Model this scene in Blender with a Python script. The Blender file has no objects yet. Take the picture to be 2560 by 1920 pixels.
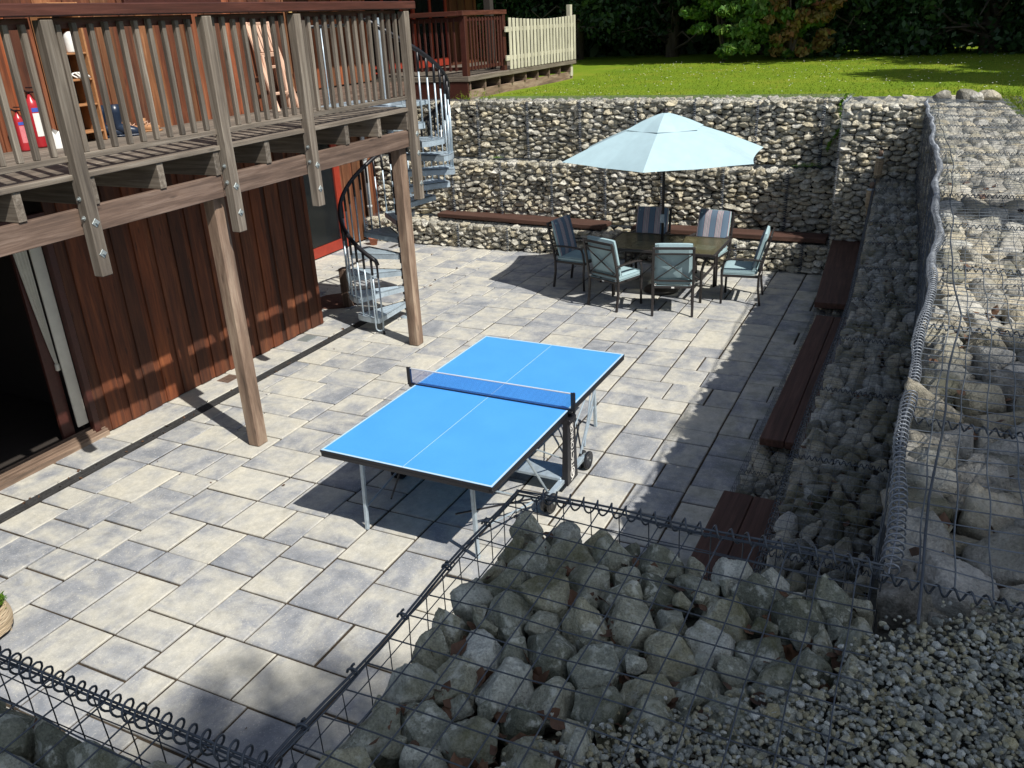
import bpy, math, random
import numpy as np
from mathutils import Vector, Matrix, Euler
random.seed(7); RG = np.random.default_rng(11)
R = math.radians
sc = bpy.context.scene
COL = sc.collection

# ---------------------------------------------------------------- camera, light
cam = bpy.data.cameras.new('camera'); camo = bpy.data.objects.new('camera', cam); COL.objects.link(camo)
camo.location = (0, 0, 3.7888)
camo.rotation_euler = (1.1635486, 0.04518316, -1.12083694)
cam.sensor_width = 36; cam.lens = 2110.85/2560*36; cam.clip_start = .05; cam.clip_end = 600
sc.camera = camo
SUN = Vector((-.316, -.80, 1.0)).normalized()
w = bpy.data.worlds.new('World'); sc.world = w; w.use_nodes = True
nt = w.node_tree; bg = nt.nodes['Background']
sky = nt.nodes.new('ShaderNodeTexSky'); sky.sky_type = 'NISHITA'; sky.sun_disc = False
sky.sun_elevation = math.asin(SUN.z); sky.sun_rotation = math.atan2(SUN.x, SUN.y)
hs = nt.nodes.new('ShaderNodeHueSaturation'); hs.inputs['Saturation'].default_value = .72; nt.links.new(sky.outputs[0], hs.inputs['Color']); nt.links.new(hs.outputs[0], bg.inputs[0]); bg.inputs[1].default_value = .095
sl = bpy.data.lights.new('sun', 'SUN'); sl.energy = 4.8; sl.angle = R(.53); sl.color = (1, .955, .88)
so = bpy.data.objects.new('sun', sl); COL.objects.link(so); so.rotation_euler = (-SUN).to_track_quat('-Z', 'Y').to_euler()
sc.view_settings.view_transform = 'Standard'; sc.view_settings.look = 'None'
sc.view_settings.exposure = 0.34; sc.view_settings.gamma = 1
sc.render.engine = 'CYCLES'
sc.cycles.transparent_max_bounces = 12; sc.cycles.max_bounces = 6

# ---------------------------------------------------------------- mesh builder
class MB:
    def __init__(s):
        s.v = []; s.g = []; s.r = []; s.f = []; s.n = 0; s.smooth = False
    def add(s, v, faces, g=None, r=None):
        v = np.asarray(v, float)
        s.v.append(v)
        s.g.append(v.copy() if g is None else np.asarray(g, float))
        s.r.append(np.full(len(v), random.random()) if r is None else (np.full(len(v), float(r)) if np.isscalar(r) else np.asarray(r, float)))
        if isinstance(faces, np.ndarray): s.f.append(faces + s.n)
        else:
            by = {}
            for f in faces: by.setdefault(len(f), []).append(f)
            for k, l in by.items(): s.f.append(np.array(l) + s.n)
        s.n += len(v)
    def obox(s, c, ax, h, ch=.004, r=None):
        # oriented chamfered box: centre, 3 axes (rows), half sizes
        c = np.array(c, float); ax = np.array(ax, float); h = np.array(h, float)
        ch = min(ch, .45*h.min()); V = []; idx = {}
        for sx in (-1, 1):
            for sy in (-1, 1):
                for sz in (-1, 1):
                    for k in range(3):
                        p = np.array([sx, sy, sz])*h; q = p.copy()
                        for j in range(3):
                            if j != k: q[j] -= np.sign(p[j])*ch
                        idx[(sx, sy, sz, k)] = len(V); V.append(q)
        F = []
        for k in range(3):
            a, b = [(1, 2), (2, 0), (0, 1)][k]
            for sg in (-1, 1):
                q = []
                for (da, db) in ((-1, -1), (1, -1), (1, 1), (-1, 1)):
                    t = [0, 0, 0]; t[k] = sg; t[a] = da; t[b] = db; q.append(idx[(*t, k)])
                F.append(q if sg > 0 else q[::-1])
            # edges parallel to axis k
            for sa in (-1, 1):
                for sb in (-1, 1):
                    t0 = [0, 0, 0]; t1 = [0, 0, 0]; t0[k] = -1; t1[k] = 1; t0[a] = t1[a] = sa; t0[b] = t1[b] = sb
                    q = [idx[(*t0, a)], idx[(*t1, a)], idx[(*t1, b)], idx[(*t0, b)]]
                    F.append(q if sa*sb < 0 else q[::-1])
        for sx in (-1, 1):
            for sy in (-1, 1):
                for sz in (-1, 1):
                    q = [idx[(sx, sy, sz, k)] for k in range(3)]
                    F.append(q if sx*sy*sz > 0 else q[::-1])
        V = np.array(V); o = np.argsort(-h); off = np.random.default_rng(random.randrange(10**6)).uniform(0, 40, 3)
        s.add(c + V@ax, F, V[:, o] + off, r)
    def box(s, x0, x1, y0, y1, z0, z1, ch=.004, r=None):
        s.obox(((x0+x1)/2, (y0+y1)/2, (z0+z1)/2), np.eye(3), (abs(x1-x0)/2, abs(y1-y0)/2, abs(z1-z0)/2), ch, r)
    def beam(s, p0, p1, wd, ht, up=(0, 0, 1), ch=.003, r=None):
        p0 = Vector(p0); p1 = Vector(p1); d = (p1-p0); L = d.length; d.normalize()
        u = Vector(up); sd = d.cross(u)
        if sd.length < 1e-4: sd = d.cross(Vector((1, 0, 0)))
        sd.normalize(); u = sd.cross(d)
        s.obox((p0+p1)/2, [d, sd, u], (L/2, wd/2, ht/2), ch, r)
    def tube(s, P, rad, seg=8, caps=True, r=None, closed=False):
        P = np.array(P, float); n = len(P)
        rad = np.full(n, rad) if np.isscalar(rad) else np.array(rad)
        T = np.gradient(P, axis=0) if n > 2 else np.array([P[1]-P[0]]*2)
        if closed: T = np.roll(P, -1, 0)-np.roll(P, 1, 0)
        T /= np.linalg.norm(T, axis=1)[:, None]+1e-12
        a = np.array([0, 0, 1.]) if abs(T[0][2]) < .9 else np.array([1., 0, 0])
        u = np.cross(T[0], a); u /= np.linalg.norm(u); V = []; G = []; L = 0
        th = np.arange(seg)*2*np.pi/seg
        for i in range(n):
            u = u - T[i]*np.dot(u, T[i]); u /= np.linalg.norm(u)+1e-12; b = np.cross(T[i], u)
            V.append(P[i] + rad[i]*(np.cos(th)[:, None]*u + np.sin(th)[:, None]*b))
            if i: L += np.linalg.norm(P[i]-P[i-1])
            G.append(np.stack([np.full(seg, L), rad[i]*np.cos(th), rad[i]*np.sin(th)], 1))
        V = np.concatenate(V); F = []
        m = n if closed else n-1
        i, j = np.meshgrid(np.arange(m), np.arange(seg), indexing='ij'); i = i.ravel(); j = j.ravel(); k = (j+1) % seg; i2 = (i+1) % n
        Q = np.stack([i*seg+j, i*seg+k, i2*seg+k, i2*seg+j], 1)
        s.add(V, Q, np.concatenate(G)+RG.uniform(0, 40, 3), r)
        if caps and not closed:
            b0 = s.n-len(V)
            s.f.append(np.array([[b0+x for x in range(seg)][::-1]])); s.f.append(np.array([[b0+(n-1)*seg+x for x in range(seg)]]))
    def lathe(s, prof, c=(0, 0, 0), seg=20, r=None):
        th = np.arange(seg)*2*np.pi/seg; V = []
        for (rr, z) in prof: V.append(np.stack([c[0]+rr*np.cos(th), c[1]+rr*np.sin(th), np.full(seg, c[2]+z)], 1))
        n = len(prof); V = np.concatenate(V)
        i, j = np.meshgrid(np.arange(n-1), np.arange(seg), indexing='ij'); i = i.ravel(); j = j.ravel(); k = (j+1) % seg
        s.add(V, np.stack([i*seg+j, i*seg+k, (i+1)*seg+k, (i+1)*seg+j], 1), None, r)
    def quad(s, pts, r=None, g=None): s.add(pts, [tuple(range(len(pts)))], g, r)
    def build(s, name, m, parent=None, smooth=None, label=None, kind=None, rel=True):
        me = bpy.data.meshes.new(name)
        v = np.concatenate(s.v)
        if parent is not None and rel and parent.name in ORG: v = v - np.array(ORG[parent.name])
        me.vertices.add(len(v)); me.vertices.foreach_set('co', v.astype(np.float32).ravel())
        tot = sum(f.size for f in s.f); nf = sum(len(f) for f in s.f)
        me.loops.add(tot); me.loops.foreach_set('vertex_index', np.concatenate([f.ravel() for f in s.f]).astype(np.int32))
        ln = np.concatenate([np.full(len(f), f.shape[1]) for f in s.f]); st = np.concatenate([[0], np.cumsum(ln)[:-1]])
        me.polygons.add(nf); me.polygons.foreach_set('loop_start', st.astype(np.int32)); me.polygons.foreach_set('loop_total', ln.astype(np.int32))
        sm = s.smooth if smooth is None else smooth
        me.polygons.foreach_set('use_smooth', np.full(nf, bool(sm)))
        a = me.attributes.new('gc', 'FLOAT_VECTOR', 'POINT'); a.data.foreach_set('vector', np.concatenate(s.g).astype(np.float32).ravel())
        a = me.attributes.new('rv', 'FLOAT', 'POINT'); a.data.foreach_set('value', np.concatenate(s.r).astype(np.float32))
        me.update(calc_edges=True); me.validate()
        me.materials.append(m)
        o = bpy.data.objects.new(name, me); COL.objects.link(o)
        if parent is not None:
            o.parent = parent
            if parent.name in ORG: ORG[o.name] = ORG[parent.name]
        if label: o['label'] = label
        if kind: o['kind'] = kind
        return o
ORG = {}
def tag(o, label, cat, group=None):
    o['label'] = label; o['category'] = cat
    if group: o['group'] = group
    return o
def thing(name, label, cat, loc=(0, 0, 0), rz=0, group=None, world=True):
    o = bpy.data.objects.new(name, None); COL.objects.link(o); o.location = loc; o.rotation_euler = (0, 0, rz)
    o.empty_display_size = .1
    if world: ORG[o.name] = tuple(loc)
    return tag(o, label, cat, group)
def dup(root, loc, rz, label):
    r = root.copy(); COL.objects.link(r); r.location = loc; r.rotation_euler = (0, 0, rz); r['label'] = label
    def rec(a, b):
        for ch in list(a.children):
            if ch.name in done: continue
            c = ch.copy(); COL.objects.link(c); c.parent = b; done.add(c.name); rec(ch, c)
    done = set(); rec(root, r)
    return r

# ---------------------------------------------------------------- materials
def nd(nt, t, inp=None, **kw):
    n = nt.nodes.new(t)
    for k, v in kw.items(): setattr(n, k, v)
    for k, v in (inp or {}).items():
        if hasattr(v, 'node'): nt.links.new(v, n.inputs[k])
        else: n.inputs[k].default_value = v
    return n
def attr(nt, name): return nd(nt, 'ShaderNodeAttribute', attribute_name=name)
def noise(nt, vec, sc_, det=3, rough=.55, dist=0): return nd(nt, 'ShaderNodeTexNoise', {'Vector': vec, 'Scale': sc_, 'Detail': det, 'Roughness': rough, 'Distortion': dist}).outputs[0]
def ramp(nt, fac, stops, interp='LINEAR'):
    n = nt.nodes.new('ShaderNodeValToRGB'); n.color_ramp.interpolation = interp; e = n.color_ramp.elements
    while len(e) < len(stops): e.new(.5)
    for i, (p, c) in enumerate(stops):
        e[i].position = p; e[i].color = (*c, 1) if len(c) == 3 else c
    nt.links.new(fac, n.inputs[0]); return n.outputs[0]
def mix(nt, f, a, b, mode='MIX'):
    n = nt.nodes.new('ShaderNodeMix'); n.data_type = 'RGBA'; n.blend_type = mode
    for k, v in ((0, f), (6, a), (7, b)):
        if hasattr(v, 'node'): nt.links.new(v, n.inputs[k])
        else: n.inputs[k].default_value = v if k == 0 else ((*v, 1) if len(v) == 3 else v)
    return n.outputs[2]
def math_(nt, op, a, b=0.0, c=None):
    n = nt.nodes.new('ShaderNodeMath'); n.operation = op
    for k, v in ((0, a), (1, b), (2, c)):
        if v is None: continue
        if hasattr(v, 'node'): nt.links.new(v, n.inputs[k])
        else: n.inputs[k].default_value = v
    return n.outputs[0]
def vmul(nt, vec, s):
    return nd(nt, 'ShaderNodeVectorMath', {0: vec, 1: s}, operation='MULTIPLY').outputs[0]
def bump(nt, b, h, st=.3, dist=.01):
    n = nd(nt, 'ShaderNodeBump', {'Height': h, 'Strength': st, 'Distance': dist}); nt.links.new(n.outputs[0], b.inputs['Normal'])
def newmat(name):
    m = bpy.data.materials.new(name); m.use_nodes = True; return m, m.node_tree, m.node_tree.nodes['Principled BSDF']
def plain(name, col, rough=.6, metal=0, var=.12, bs=.1, nscale=40, spec=.5):
    m, nt, b = newmat(name); g = attr(nt, 'gc').outputs['Vector']
    n = noise(nt, g, nscale, 4)
    n2 = noise(nt, g, nscale*.15, 3)
    s = math_(nt, 'ADD', math_(nt, 'MULTIPLY', n, .5), math_(nt, 'MULTIPLY', n2, .5))
    c = ramp(nt, s, [(.3, tuple(x*(1-var*2) for x in col)), (.7, tuple(min(1, x*(1+var)) for x in col))])
    nt.links.new(c, b.inputs['Base Color']); b.inputs['Roughness'].default_value = rough; b.inputs['Metallic'].default_value = metal
    b.inputs['Specular IOR Level'].default_value = spec
    if bs: bump(nt, b, n, bs, .004)
    return m
def wood(name, cols, rough=.75, along=1.4, across=26, bs=.35, var=.35, knots=True, tints=None):
    m, nt, b = newmat(name); g = attr(nt, 'gc').outputs['Vector']; rv = attr(nt, 'rv').outputs['Fac']
    gs = vmul(nt, g, (along, across, across))
    n = noise(nt, gs, 1.0, 6, .65, .4)
    n2 = noise(nt, vmul(nt, g, (1.2, 3, 3)), 2.2, 3)
    n3 = noise(nt, vmul(nt, g, (along*2, across*5, across*5)), 1.0, 3, .7)
    c = ramp(nt, n, [(.25, cols[0]), (.5, cols[1]), (.75, cols[2])])
    v = math_(nt, 'MULTIPLY_ADD', rv, var*2, 1-var)
    v = math_(nt, 'MULTIPLY', v, math_(nt, 'MULTIPLY_ADD', n2, .7, .62))
    v = math_(nt, 'MULTIPLY', v, math_(nt, 'MULTIPLY_ADD', n3, .5, .75))
    if tints: c = mix(nt, .75, c, ramp(nt, math_(nt, 'FRACT', math_(nt, 'MULTIPLY', rv, 7.3)), [(i/(len(tints)-1), q) for i, q in enumerate(tints)]), 'MULTIPLY')
    hsv = nd(nt, 'ShaderNodeHueSaturation', {'Value': v, 'Color': c})
    out = hsv.outputs[0]
    if knots:
        vo = nd(nt, 'ShaderNodeTexVoronoi', {'Vector': vmul(nt, g, (2.2, 9, 9)), 'Scale': 1.0}).outputs['Distance']
        k = ramp(nt, vo, [(.06, (1, 1, 1)), (.13, (0, 0, 0))])
        out = mix(nt, math_(nt, 'MULTIPLY', k, .55), out, tuple(x*.35 for x in cols[0]))
    nt.links.new(out, b.inputs['Base Color']); b.inputs['Roughness'].default_value = rough
    bump(nt, b, math_(nt, 'ADD', n, math_(nt, 'MULTIPLY', n3, .6)), bs, .006)
    return m
def stone(name, pal, moss=0.0, scale=1.0, lich=.4, bs=.7, fine=1.1):
    m, nt, b = newmat(name); g = nd(nt, 'ShaderNodeNewGeometry').outputs['Position']; rv = attr(nt, 'rv').outputs['Fac']
    tx = nd(nt, 'ShaderNodeTexCoord').outputs['Object']
    n1 = noise(nt, tx, 14*scale, 6, .65); n2 = noise(nt, tx, 90*scale, 4, .7); n3 = noise(nt, tx, 3.1*scale, 3)
    base = ramp(nt, rv, [(0, tuple(x*.72 for x in pal[0])), (.3, pal[1]), (.55, (pal[2][0]*1.05, pal[2][1]*.97, pal[2][2]*.82)), (.8, pal[2]), (1, tuple(min(1, x*1.12) for x in pal[3]))])
    v = math_(nt, 'MULTIPLY', math_(nt, 'MULTIPLY_ADD', n1, 1.2, .42), math_(nt, 'MULTIPLY_ADD', n2, fine, 1-fine*.5))
    c = nd(nt, 'ShaderNodeHueSaturation', {'Value': v, 'Color': base}).outputs[0]
    lm = ramp(nt, n1, [(.52, (0, 0, 0)), (.62, (1, 1, 1))])
    c = mix(nt, math_(nt, 'MULTIPLY', lm, lich), c, tuple(min(1, x*1.45) for x in pal[3]))
    sp = nd(nt, 'ShaderNodeTexVoronoi', {'Vector': tx, 'Scale': 38*scale}).outputs['Distance']
    c = mix(nt, math_(nt, 'MULTIPLY', ramp(nt, sp, [(.12, (1, 1, 1)), (.25, (0, 0, 0))]), .3), c, tuple(x*.4 for x in pal[0]))
    if moss:
        mm = math_(nt, 'MULTIPLY', ramp(nt, math_(nt, 'ADD', math_(nt, 'MULTIPLY', n3, .7), math_(nt, 'MULTIPLY', n1, .3)), [(.5, (0, 0, 0)), (.6, (1, 1, 1))]), moss)
        c = mix(nt, mm, c, (.075, .075, .012))
    nt.links.new(c, b.inputs['Base Color']); b.inputs['Roughness'].default_value = .9; b.inputs['Specular IOR Level'].default_value = .25
    vb = nd(nt, 'ShaderNodeTexVoronoi', {'Vector': tx, 'Scale': 22*scale}, feature='F1').outputs['Distance']
    bump(nt, b, math_(nt, 'ADD', math_(nt, 'ADD', n1, math_(nt, 'MULTIPLY', n2, .6)), math_(nt, 'MULTIPLY', vb, .7)), bs, .026/scale)
    return m

m_grey = wood('weathered_timber', [(.058, .046, .036), (.138, .114, .089), (.25, .22, .18)], var=.3, across=34)
m_post = wood('peeling_post_timber', [(.065, .045, .032), (.20, .135, .095), (.38, .295, .215)], across=11, var=.12, bs=.6)
m_beam = wood('brown_grey_timber', [(.05, .032, .024), (.13, .085, .062), (.25, .18, .14)], var=.12)
m_rail = wood('stained_handrail_timber', [(.035, .010, .006), (.075, .022, .014), (.13, .045, .03)], rough=.55, var=.1, knots=False)
m_clad = wood('stained_cladding', [(.034, .012, .005), (.105, .032, .012), (.19, .066, .023)], across=20, var=.5, tints=[(.7, .7, .8), (1.1, .9, .7), (.6, .6, .7), (1, 1, 1)], bs=.4)
m_cladu = wood('faded_cladding', [(.06, .024, .012), (.18, .066, .026), (.32, .16, .085)], across=20, var=.55, tints=[(.35, .28, .30), (1.3, .75, .4), (.45, .35, .33), (1, 1.05, .9), (.7, .4, .3), (.4, .32, .3)], bs=.4)
m_bench = wood('dark_bench_timber', [(.035, .016, .010), (.075, .034, .023), (.12, .06, .043)], var=.1, knots=False)
m_pale = wood('pale_picket_timber', [(.30, .28, .21), (.46, .44, .34), (.58, .55, .45)], var=.15)
m_red = plain('red_frame_paint', (.30, .035, .018), .45, var=.15)
m_dred = plain('dark_red_stain', (.060, .016, .011), .5, var=.2)
m_chairw = wood('teak_slats', [(.40, .22, .14), (.6, .38, .27), (.72, .5, .38)], var=.12, knots=False)
m_white = plain('white_paint', (.72, .71, .68), .5, var=.05)
m_cream = plain('cream_curtain', (.62, .60, .52), .8, var=.08, nscale=12)
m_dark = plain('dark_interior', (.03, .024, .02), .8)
m_black = plain('black_plastic', (.012, .012, .016), .4, var=.2, bs=.05)
m_galv = plain('galvanised_steel', (.44, .53, .60), .38, .35, var=.15, nscale=25, bs=.08)
m_galvw = plain('galvanised_wire', (.15, .175, .20), .5, .3, var=.2)
m_wire = plain('dull_wire', (.075, .09, .11), .5, .35, var=.25)
m_bind = plain('spiral_binder_steel', (.10, .12, .15), .5, .3, var=.2)
m_coil = plain('grey_coil_wire', (.25, .275, .31), .45, .5, var=.25)
m_plate = plain('zinc_plate', (.36, .40, .40), .45, .5, var=.15)
m_pipe = plain('grey_downpipe', (.45, .47, .47), .4, var=.05)
m_frame = plain('charcoal_frame', (.028, .024, .024), .42, var=.2, bs=.03)
m_soil = plain('dark_soil', (.030, .022, .015), .95, var=.5, bs=.8, nscale=30)
m_leafd = plain('dead_leaf', (.12, .060, .030), .7, var=.5, nscale=20)
m_rubber = plain('black_rubber', (.015, .016, .02), .35, var=.1)
m_stonef = stone('far_wall_stone', [(.33, .315, .26), (.45, .43, .36), (.53, .51, .43), (.54, .525, .47)], moss=.12, lich=.35)
m_stoner = stone('side_wall_stone', [(.25, .25, .21), (.35, .345, .295), (.44, .43, .37), (.48, .48, .44)], moss=.6, bs=.9, fine=1.5, lich=.35)
m_stonet = stone('terrace_stone', [(.27, .26, .225), (.36, .345, .30), (.45, .435, .38), (.42, .41, .375)], moss=.35, bs=.9, fine=1.5, lich=.4)
m_stonen = stone('near_stone', [(.23, .245, .18), (.33, .345, .275), (.41, .425, .35), (.58, .595, .53)], moss=.6, scale=2.0, lich=.6, bs=1.0, fine=1.9)
m_gravel = stone('gravel_stone', [(.20, .215, .19), (.32, .34, .31), (.31, .305, .22), (.48, .50, .47)], scale=4, lich=.2)
# striped cushion cloth, striped by the local cross coordinate
def stripe_mat():
    m, nt, b = newmat('striped_cloth'); g = attr(nt, 'gc').outputs['Vector']
    x = nd(nt, 'ShaderNodeSeparateXYZ', {0: g}).outputs[1]
    f = math_(nt, 'FRACT', math_(nt, 'MULTIPLY', x, 1/.185))
    B = (.16, .24, .34); P = (.62, .52, .57); D = (.07, .06, .10); W = (.66, .66, .68)
    c = ramp(nt, f, [(0, B), (.26, B), (.28, D), (.31, P), (.38, D), (.41, W), (.47, D), (.50, P), (.60, D), (.63, W), (.68, D), (.71, P), (.78, D), (.80, B)], 'CONSTANT')
    n = noise(nt, g, 300, 2)
    c = mix(nt, .25, c, ramp(nt, n, [(.3, (.1, .1, .12)), (.7, (.7, .7, .7))]), 'MULTIPLY')
    nt.links.new(c, b.inputs['Base Color']); b.inputs['Roughness'].default_value = .9; bump(nt, b, n, .2, .002); return m
m_stripe = stripe_mat()
m_aqua = plain('aqua_cloth', (.31, .44, .475), .9, var=.06, bs=.25, nscale=120)
m_canopy = plain('pale_aqua_canopy', (.36, .50, .55), .85, var=.06, bs=.6, nscale=7)
def glass_mat(name, col, alpha, rough=.05):
    m, nt, b = newmat(name)
    b.inputs['Base Color'].default_value = (*col, 1); b.inputs['Roughness'].default_value = rough
    tr = nd(nt, 'ShaderNodeBsdfTransparent', {0: (*[min(1, c*1.0) for c in (.55, .55, .5)], 1)})
    ms = nd(nt, 'ShaderNodeMixShader', {0: alpha, 1: tr.outputs[0], 2: b.outputs[0]})
    nt.links.new(ms.outputs[0], nt.nodes['Material Output'].inputs[0])
    g = attr(nt, 'gc').outputs['Vector']; bump(nt, b, noise(nt, g, 28, 3), .25, .01)
    return m
m_tglass = glass_mat('tinted_table_glass', (.16, .145, .075), .5, .16)
m_pane = glass_mat('window_glass', (.02, .025, .03), .45, .03)
def blue_mat():
    m, nt, b = newmat('blue_table_paint'); g = attr(nt, 'gc').outputs['Vector']
    n = noise(nt, g, 3, 4); n2 = noise(nt, g, 60, 3)
    c = ramp(nt, math_(nt, 'ADD', math_(nt, 'MULTIPLY', n, .6), math_(nt, 'MULTIPLY', n2, .4)), [(.3, (.06, .30, .76)), (.7, (.078, .35, .84))])
    nt.links.new(c, b.inputs['Base Color']); b.inputs['Roughness'].default_value = .42; bump(nt, b, n2, .05, .002); return m
m_blue = blue_mat()
m_line = plain('white_table_line', (.42, .60, .74), .5, var=.05, bs=0)
def patio_mat():
    m, nt, b = newmat('concrete_slab'); P = nd(nt, 'ShaderNodeTexCoord').outputs['Object']; gc = attr(nt, 'gc').outputs['Vector']; rv = attr(nt, 'rv').outputs['Fac']
    g2 = vmul(nt, gc, (2.6, 3.6, 1))
    n = noise(nt, g2, 1.0, 6, .62, .3)
    big = noise(nt, P, 1.1, 2)
    s = math_(nt, 'ADD', math_(nt, 'MULTIPLY_ADD', rv, .24, -.10), n)
    base = ramp(nt, s, [(.30, (.49, .47, .40)), (.45, (.44, .43, .385)), (.54, (.365, .365, .35)), (.63, (.28, .29, .305)), (.76, (.20, .215, .24))])
    f = noise(nt, P, 120, 4, .7); f2 = noise(nt, P, 25, 5, .7)
    v = math_(nt, 'MULTIPLY', math_(nt, 'MULTIPLY_ADD', f, .55, .72), math_(nt, 'MULTIPLY_ADD', f2, .35, .83))
    v = math_(nt, 'MULTIPLY', v, math_(nt, 'MULTIPLY_ADD', big, .25, .88))
    c = nd(nt, 'ShaderNodeHueSaturation', {'Value': v, 'Color': base}).outputs[0]
    sp = ramp(nt, noise(nt, P, 60, 3, .6), [(.60, (0, 0, 0)), (.66, (1, 1, 1))])
    c = mix(nt, math_(nt, 'MULTIPLY', sp, .45), c, (.60, .58, .50))
    mo = noise(nt, P, 11, 5, .75)
    c = nd(nt, 'ShaderNodeHueSaturation', {'Value': math_(nt, 'MULTIPLY_ADD', mo, .75, .62), 'Color': c}).outputs[0]
    st = ramp(nt, noise(nt, P, 3.3, 4, .7), [(.62, (0, 0, 0)), (.75, (1, 1, 1))])
    c = mix(nt, math_(nt, 'MULTIPLY', st, .32), c, (.10, .09, .065))
    # green algae near the shaded side wall (where the slabs really are mossy)
    y = nd(nt, 'ShaderNodeSeparateXYZ', {0: P}).outputs[1]
    am = math_(nt, 'MULTIPLY', ramp(nt, math_(nt, 'MULTIPLY', y, .25), [(.30, (1, 1, 1)), (.46, (0, 0, 0))]), ramp(nt, noise(nt, P, 5, 4), [(.42, (0, 0, 0)), (.62, (1, 1, 1))]))
    c = mix(nt, math_(nt, 'MULTIPLY', am, .5), c, (.13, .14, .085))
    nt.links.new(c, b.inputs['Base Color']); b.inputs['Roughness'].default_value = .85; b.inputs['Specular IOR Level'].default_value = .3
    bump(nt, b, math_(nt, 'ADD', f2, math_(nt, 'MULTIPLY', f, .5)), .35, .004)
    return m
m_patio = patio_mat()
m_joint = plain('joint_soil', (.05, .035, .02), .95, var=.5, bs=.5, nscale=50)
def grass_mat(name, a, b_, c_):
    m, nt, b = newmat(name); P = nd(nt, 'ShaderNodeTexCoord').outputs['Object']
    n = noise(nt, P, .9, 5, .6); n2 = noise(nt, P, 30, 4, .7); n3 = noise(nt, vmul(nt, P, (1, 3, 1)), 4, 4, .7)
    s = math_(nt, 'ADD', math_(nt, 'MULTIPLY', n, .45), math_(nt, 'ADD', math_(nt, 'MULTIPLY', n2, .3), math_(nt, 'MULTIPLY', n3, .25)))
    c = ramp(nt, s, [(.34, a), (.5, b_), (.66, c_)])
    nt.links.new(c, b.inputs['Base Color']); b.inputs['Roughness'].default_value = .8; bump(nt, b, n2, .6, .03); b.inputs['Specular IOR Level'].default_value = .2
    return m
m_lawn = grass_mat('lawn_grass', (.085, .165, .008), (.145, .22, .010), (.23, .235, .025))
def leaf_mat(name, cols, trans=.35):
    m, nt, b = newmat(name); rv = attr(nt, 'rv').outputs['Fac']
    c = ramp(nt, rv, [(i/(len(cols)-1), x) for i, x in enumerate(cols)])
    nt.links.new(c, b.inputs['Base Color']); b.inputs['Roughness'].default_value = .55
    t = nd(nt, 'ShaderNodeBsdfTranslucent', {0: c}); ms = nd(nt, 'ShaderNodeMixShader', {0: trans, 1: b.outputs[0], 2: t.outputs[0]})
    nt.links.new(ms.outputs[0], nt.nodes['Material Output'].inputs[0]); return m
m_blade = leaf_mat('grass_blade', [(.12, .21, .012), (.18, .28, .015), (.29, .31, .04)], .5)
m_lfdark = leaf_mat('dark_foliage', [(.008, .030, .006), (.016, .055, .010), (.03, .085, .014)], .15)
m_lflit = leaf_mat('bright_foliage', [(.05, .15, .02), (.10, .23, .03), (.20, .28, .05)], .3)
m_lfrust = leaf_mat('rusty_foliage', [(.16, .16, .03), (.25, .19, .05), (.28, .11, .04)], .3)
m_lffern = leaf_mat('fern_green', [(.07, .16, .015), (.12, .26, .02), (.2, .36, .03)], .35)
m_bark = wood('bark', [(.03, .024, .017), (.07, .055, .04), (.11, .09, .065)], across=9, bs=1, knots=False)
m_bamboo = wood('bamboo', [(.22, .17, .10), (.42, .33, .22), (.55, .46, .33)], across=12, var=.1, knots=False)

# ---------------------------------------------------------------- stones (rounded cells of a jittered packing)
import bmesh
def ico(n):
    bm = bmesh.new(); bmesh.ops.create_icosphere(bm, subdivisions=n, radius=1)
    v = np.array([x.co[:] for x in bm.verts]); v /= np.linalg.norm(v, axis=1)[:, None]
    f = np.array([[x.index for x in q.verts] for q in bm.faces]); bm.free(); return v, f
ICO = {n: ico(n) for n in (1, 2, 3, 4, 5)}
def pack(L, H, rw, rh, drop=.14, jit=.42):
    P = []; nr = max(1, round(H/rh)); ry = H/nr
    for j in range(nr):
        nc = max(1, round(L/rw*RG.uniform(.85, 1.2))); rx = L/nc; ph = RG.uniform(0, 1)
        for i in range(nc):
            x = (i+ph*.999)*rx
            P.append((min(max(x+RG.uniform(-jit, jit)*rx, .03), L-.03), (j+.5+RG.uniform(-jit, jit))*ry))
    P = np.array(P); keep = RG.random(len(P)) > drop; return P[keep]
def pack2(L, H, r0, r1, tries=5000, pw=2.2, fill=.80):
    P = np.zeros((0, 2)); Q = np.zeros(0)
    rs = np.sort(r0+(r1-r0)*RG.random(tries)**pw)[::-1]
    xs = RG.uniform(.02, L-.02, tries); ys = RG.uniform(.02, H-.02, tries)
    for x, y, r in zip(xs, ys, rs):
        if len(P) == 0 or np.all(np.hypot(P[:, 0]-x, P[:, 1]-y) > fill*(Q+r)):
            P = np.vstack([P, (x, y)]); Q = np.append(Q, r)
    return P, Q
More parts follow.
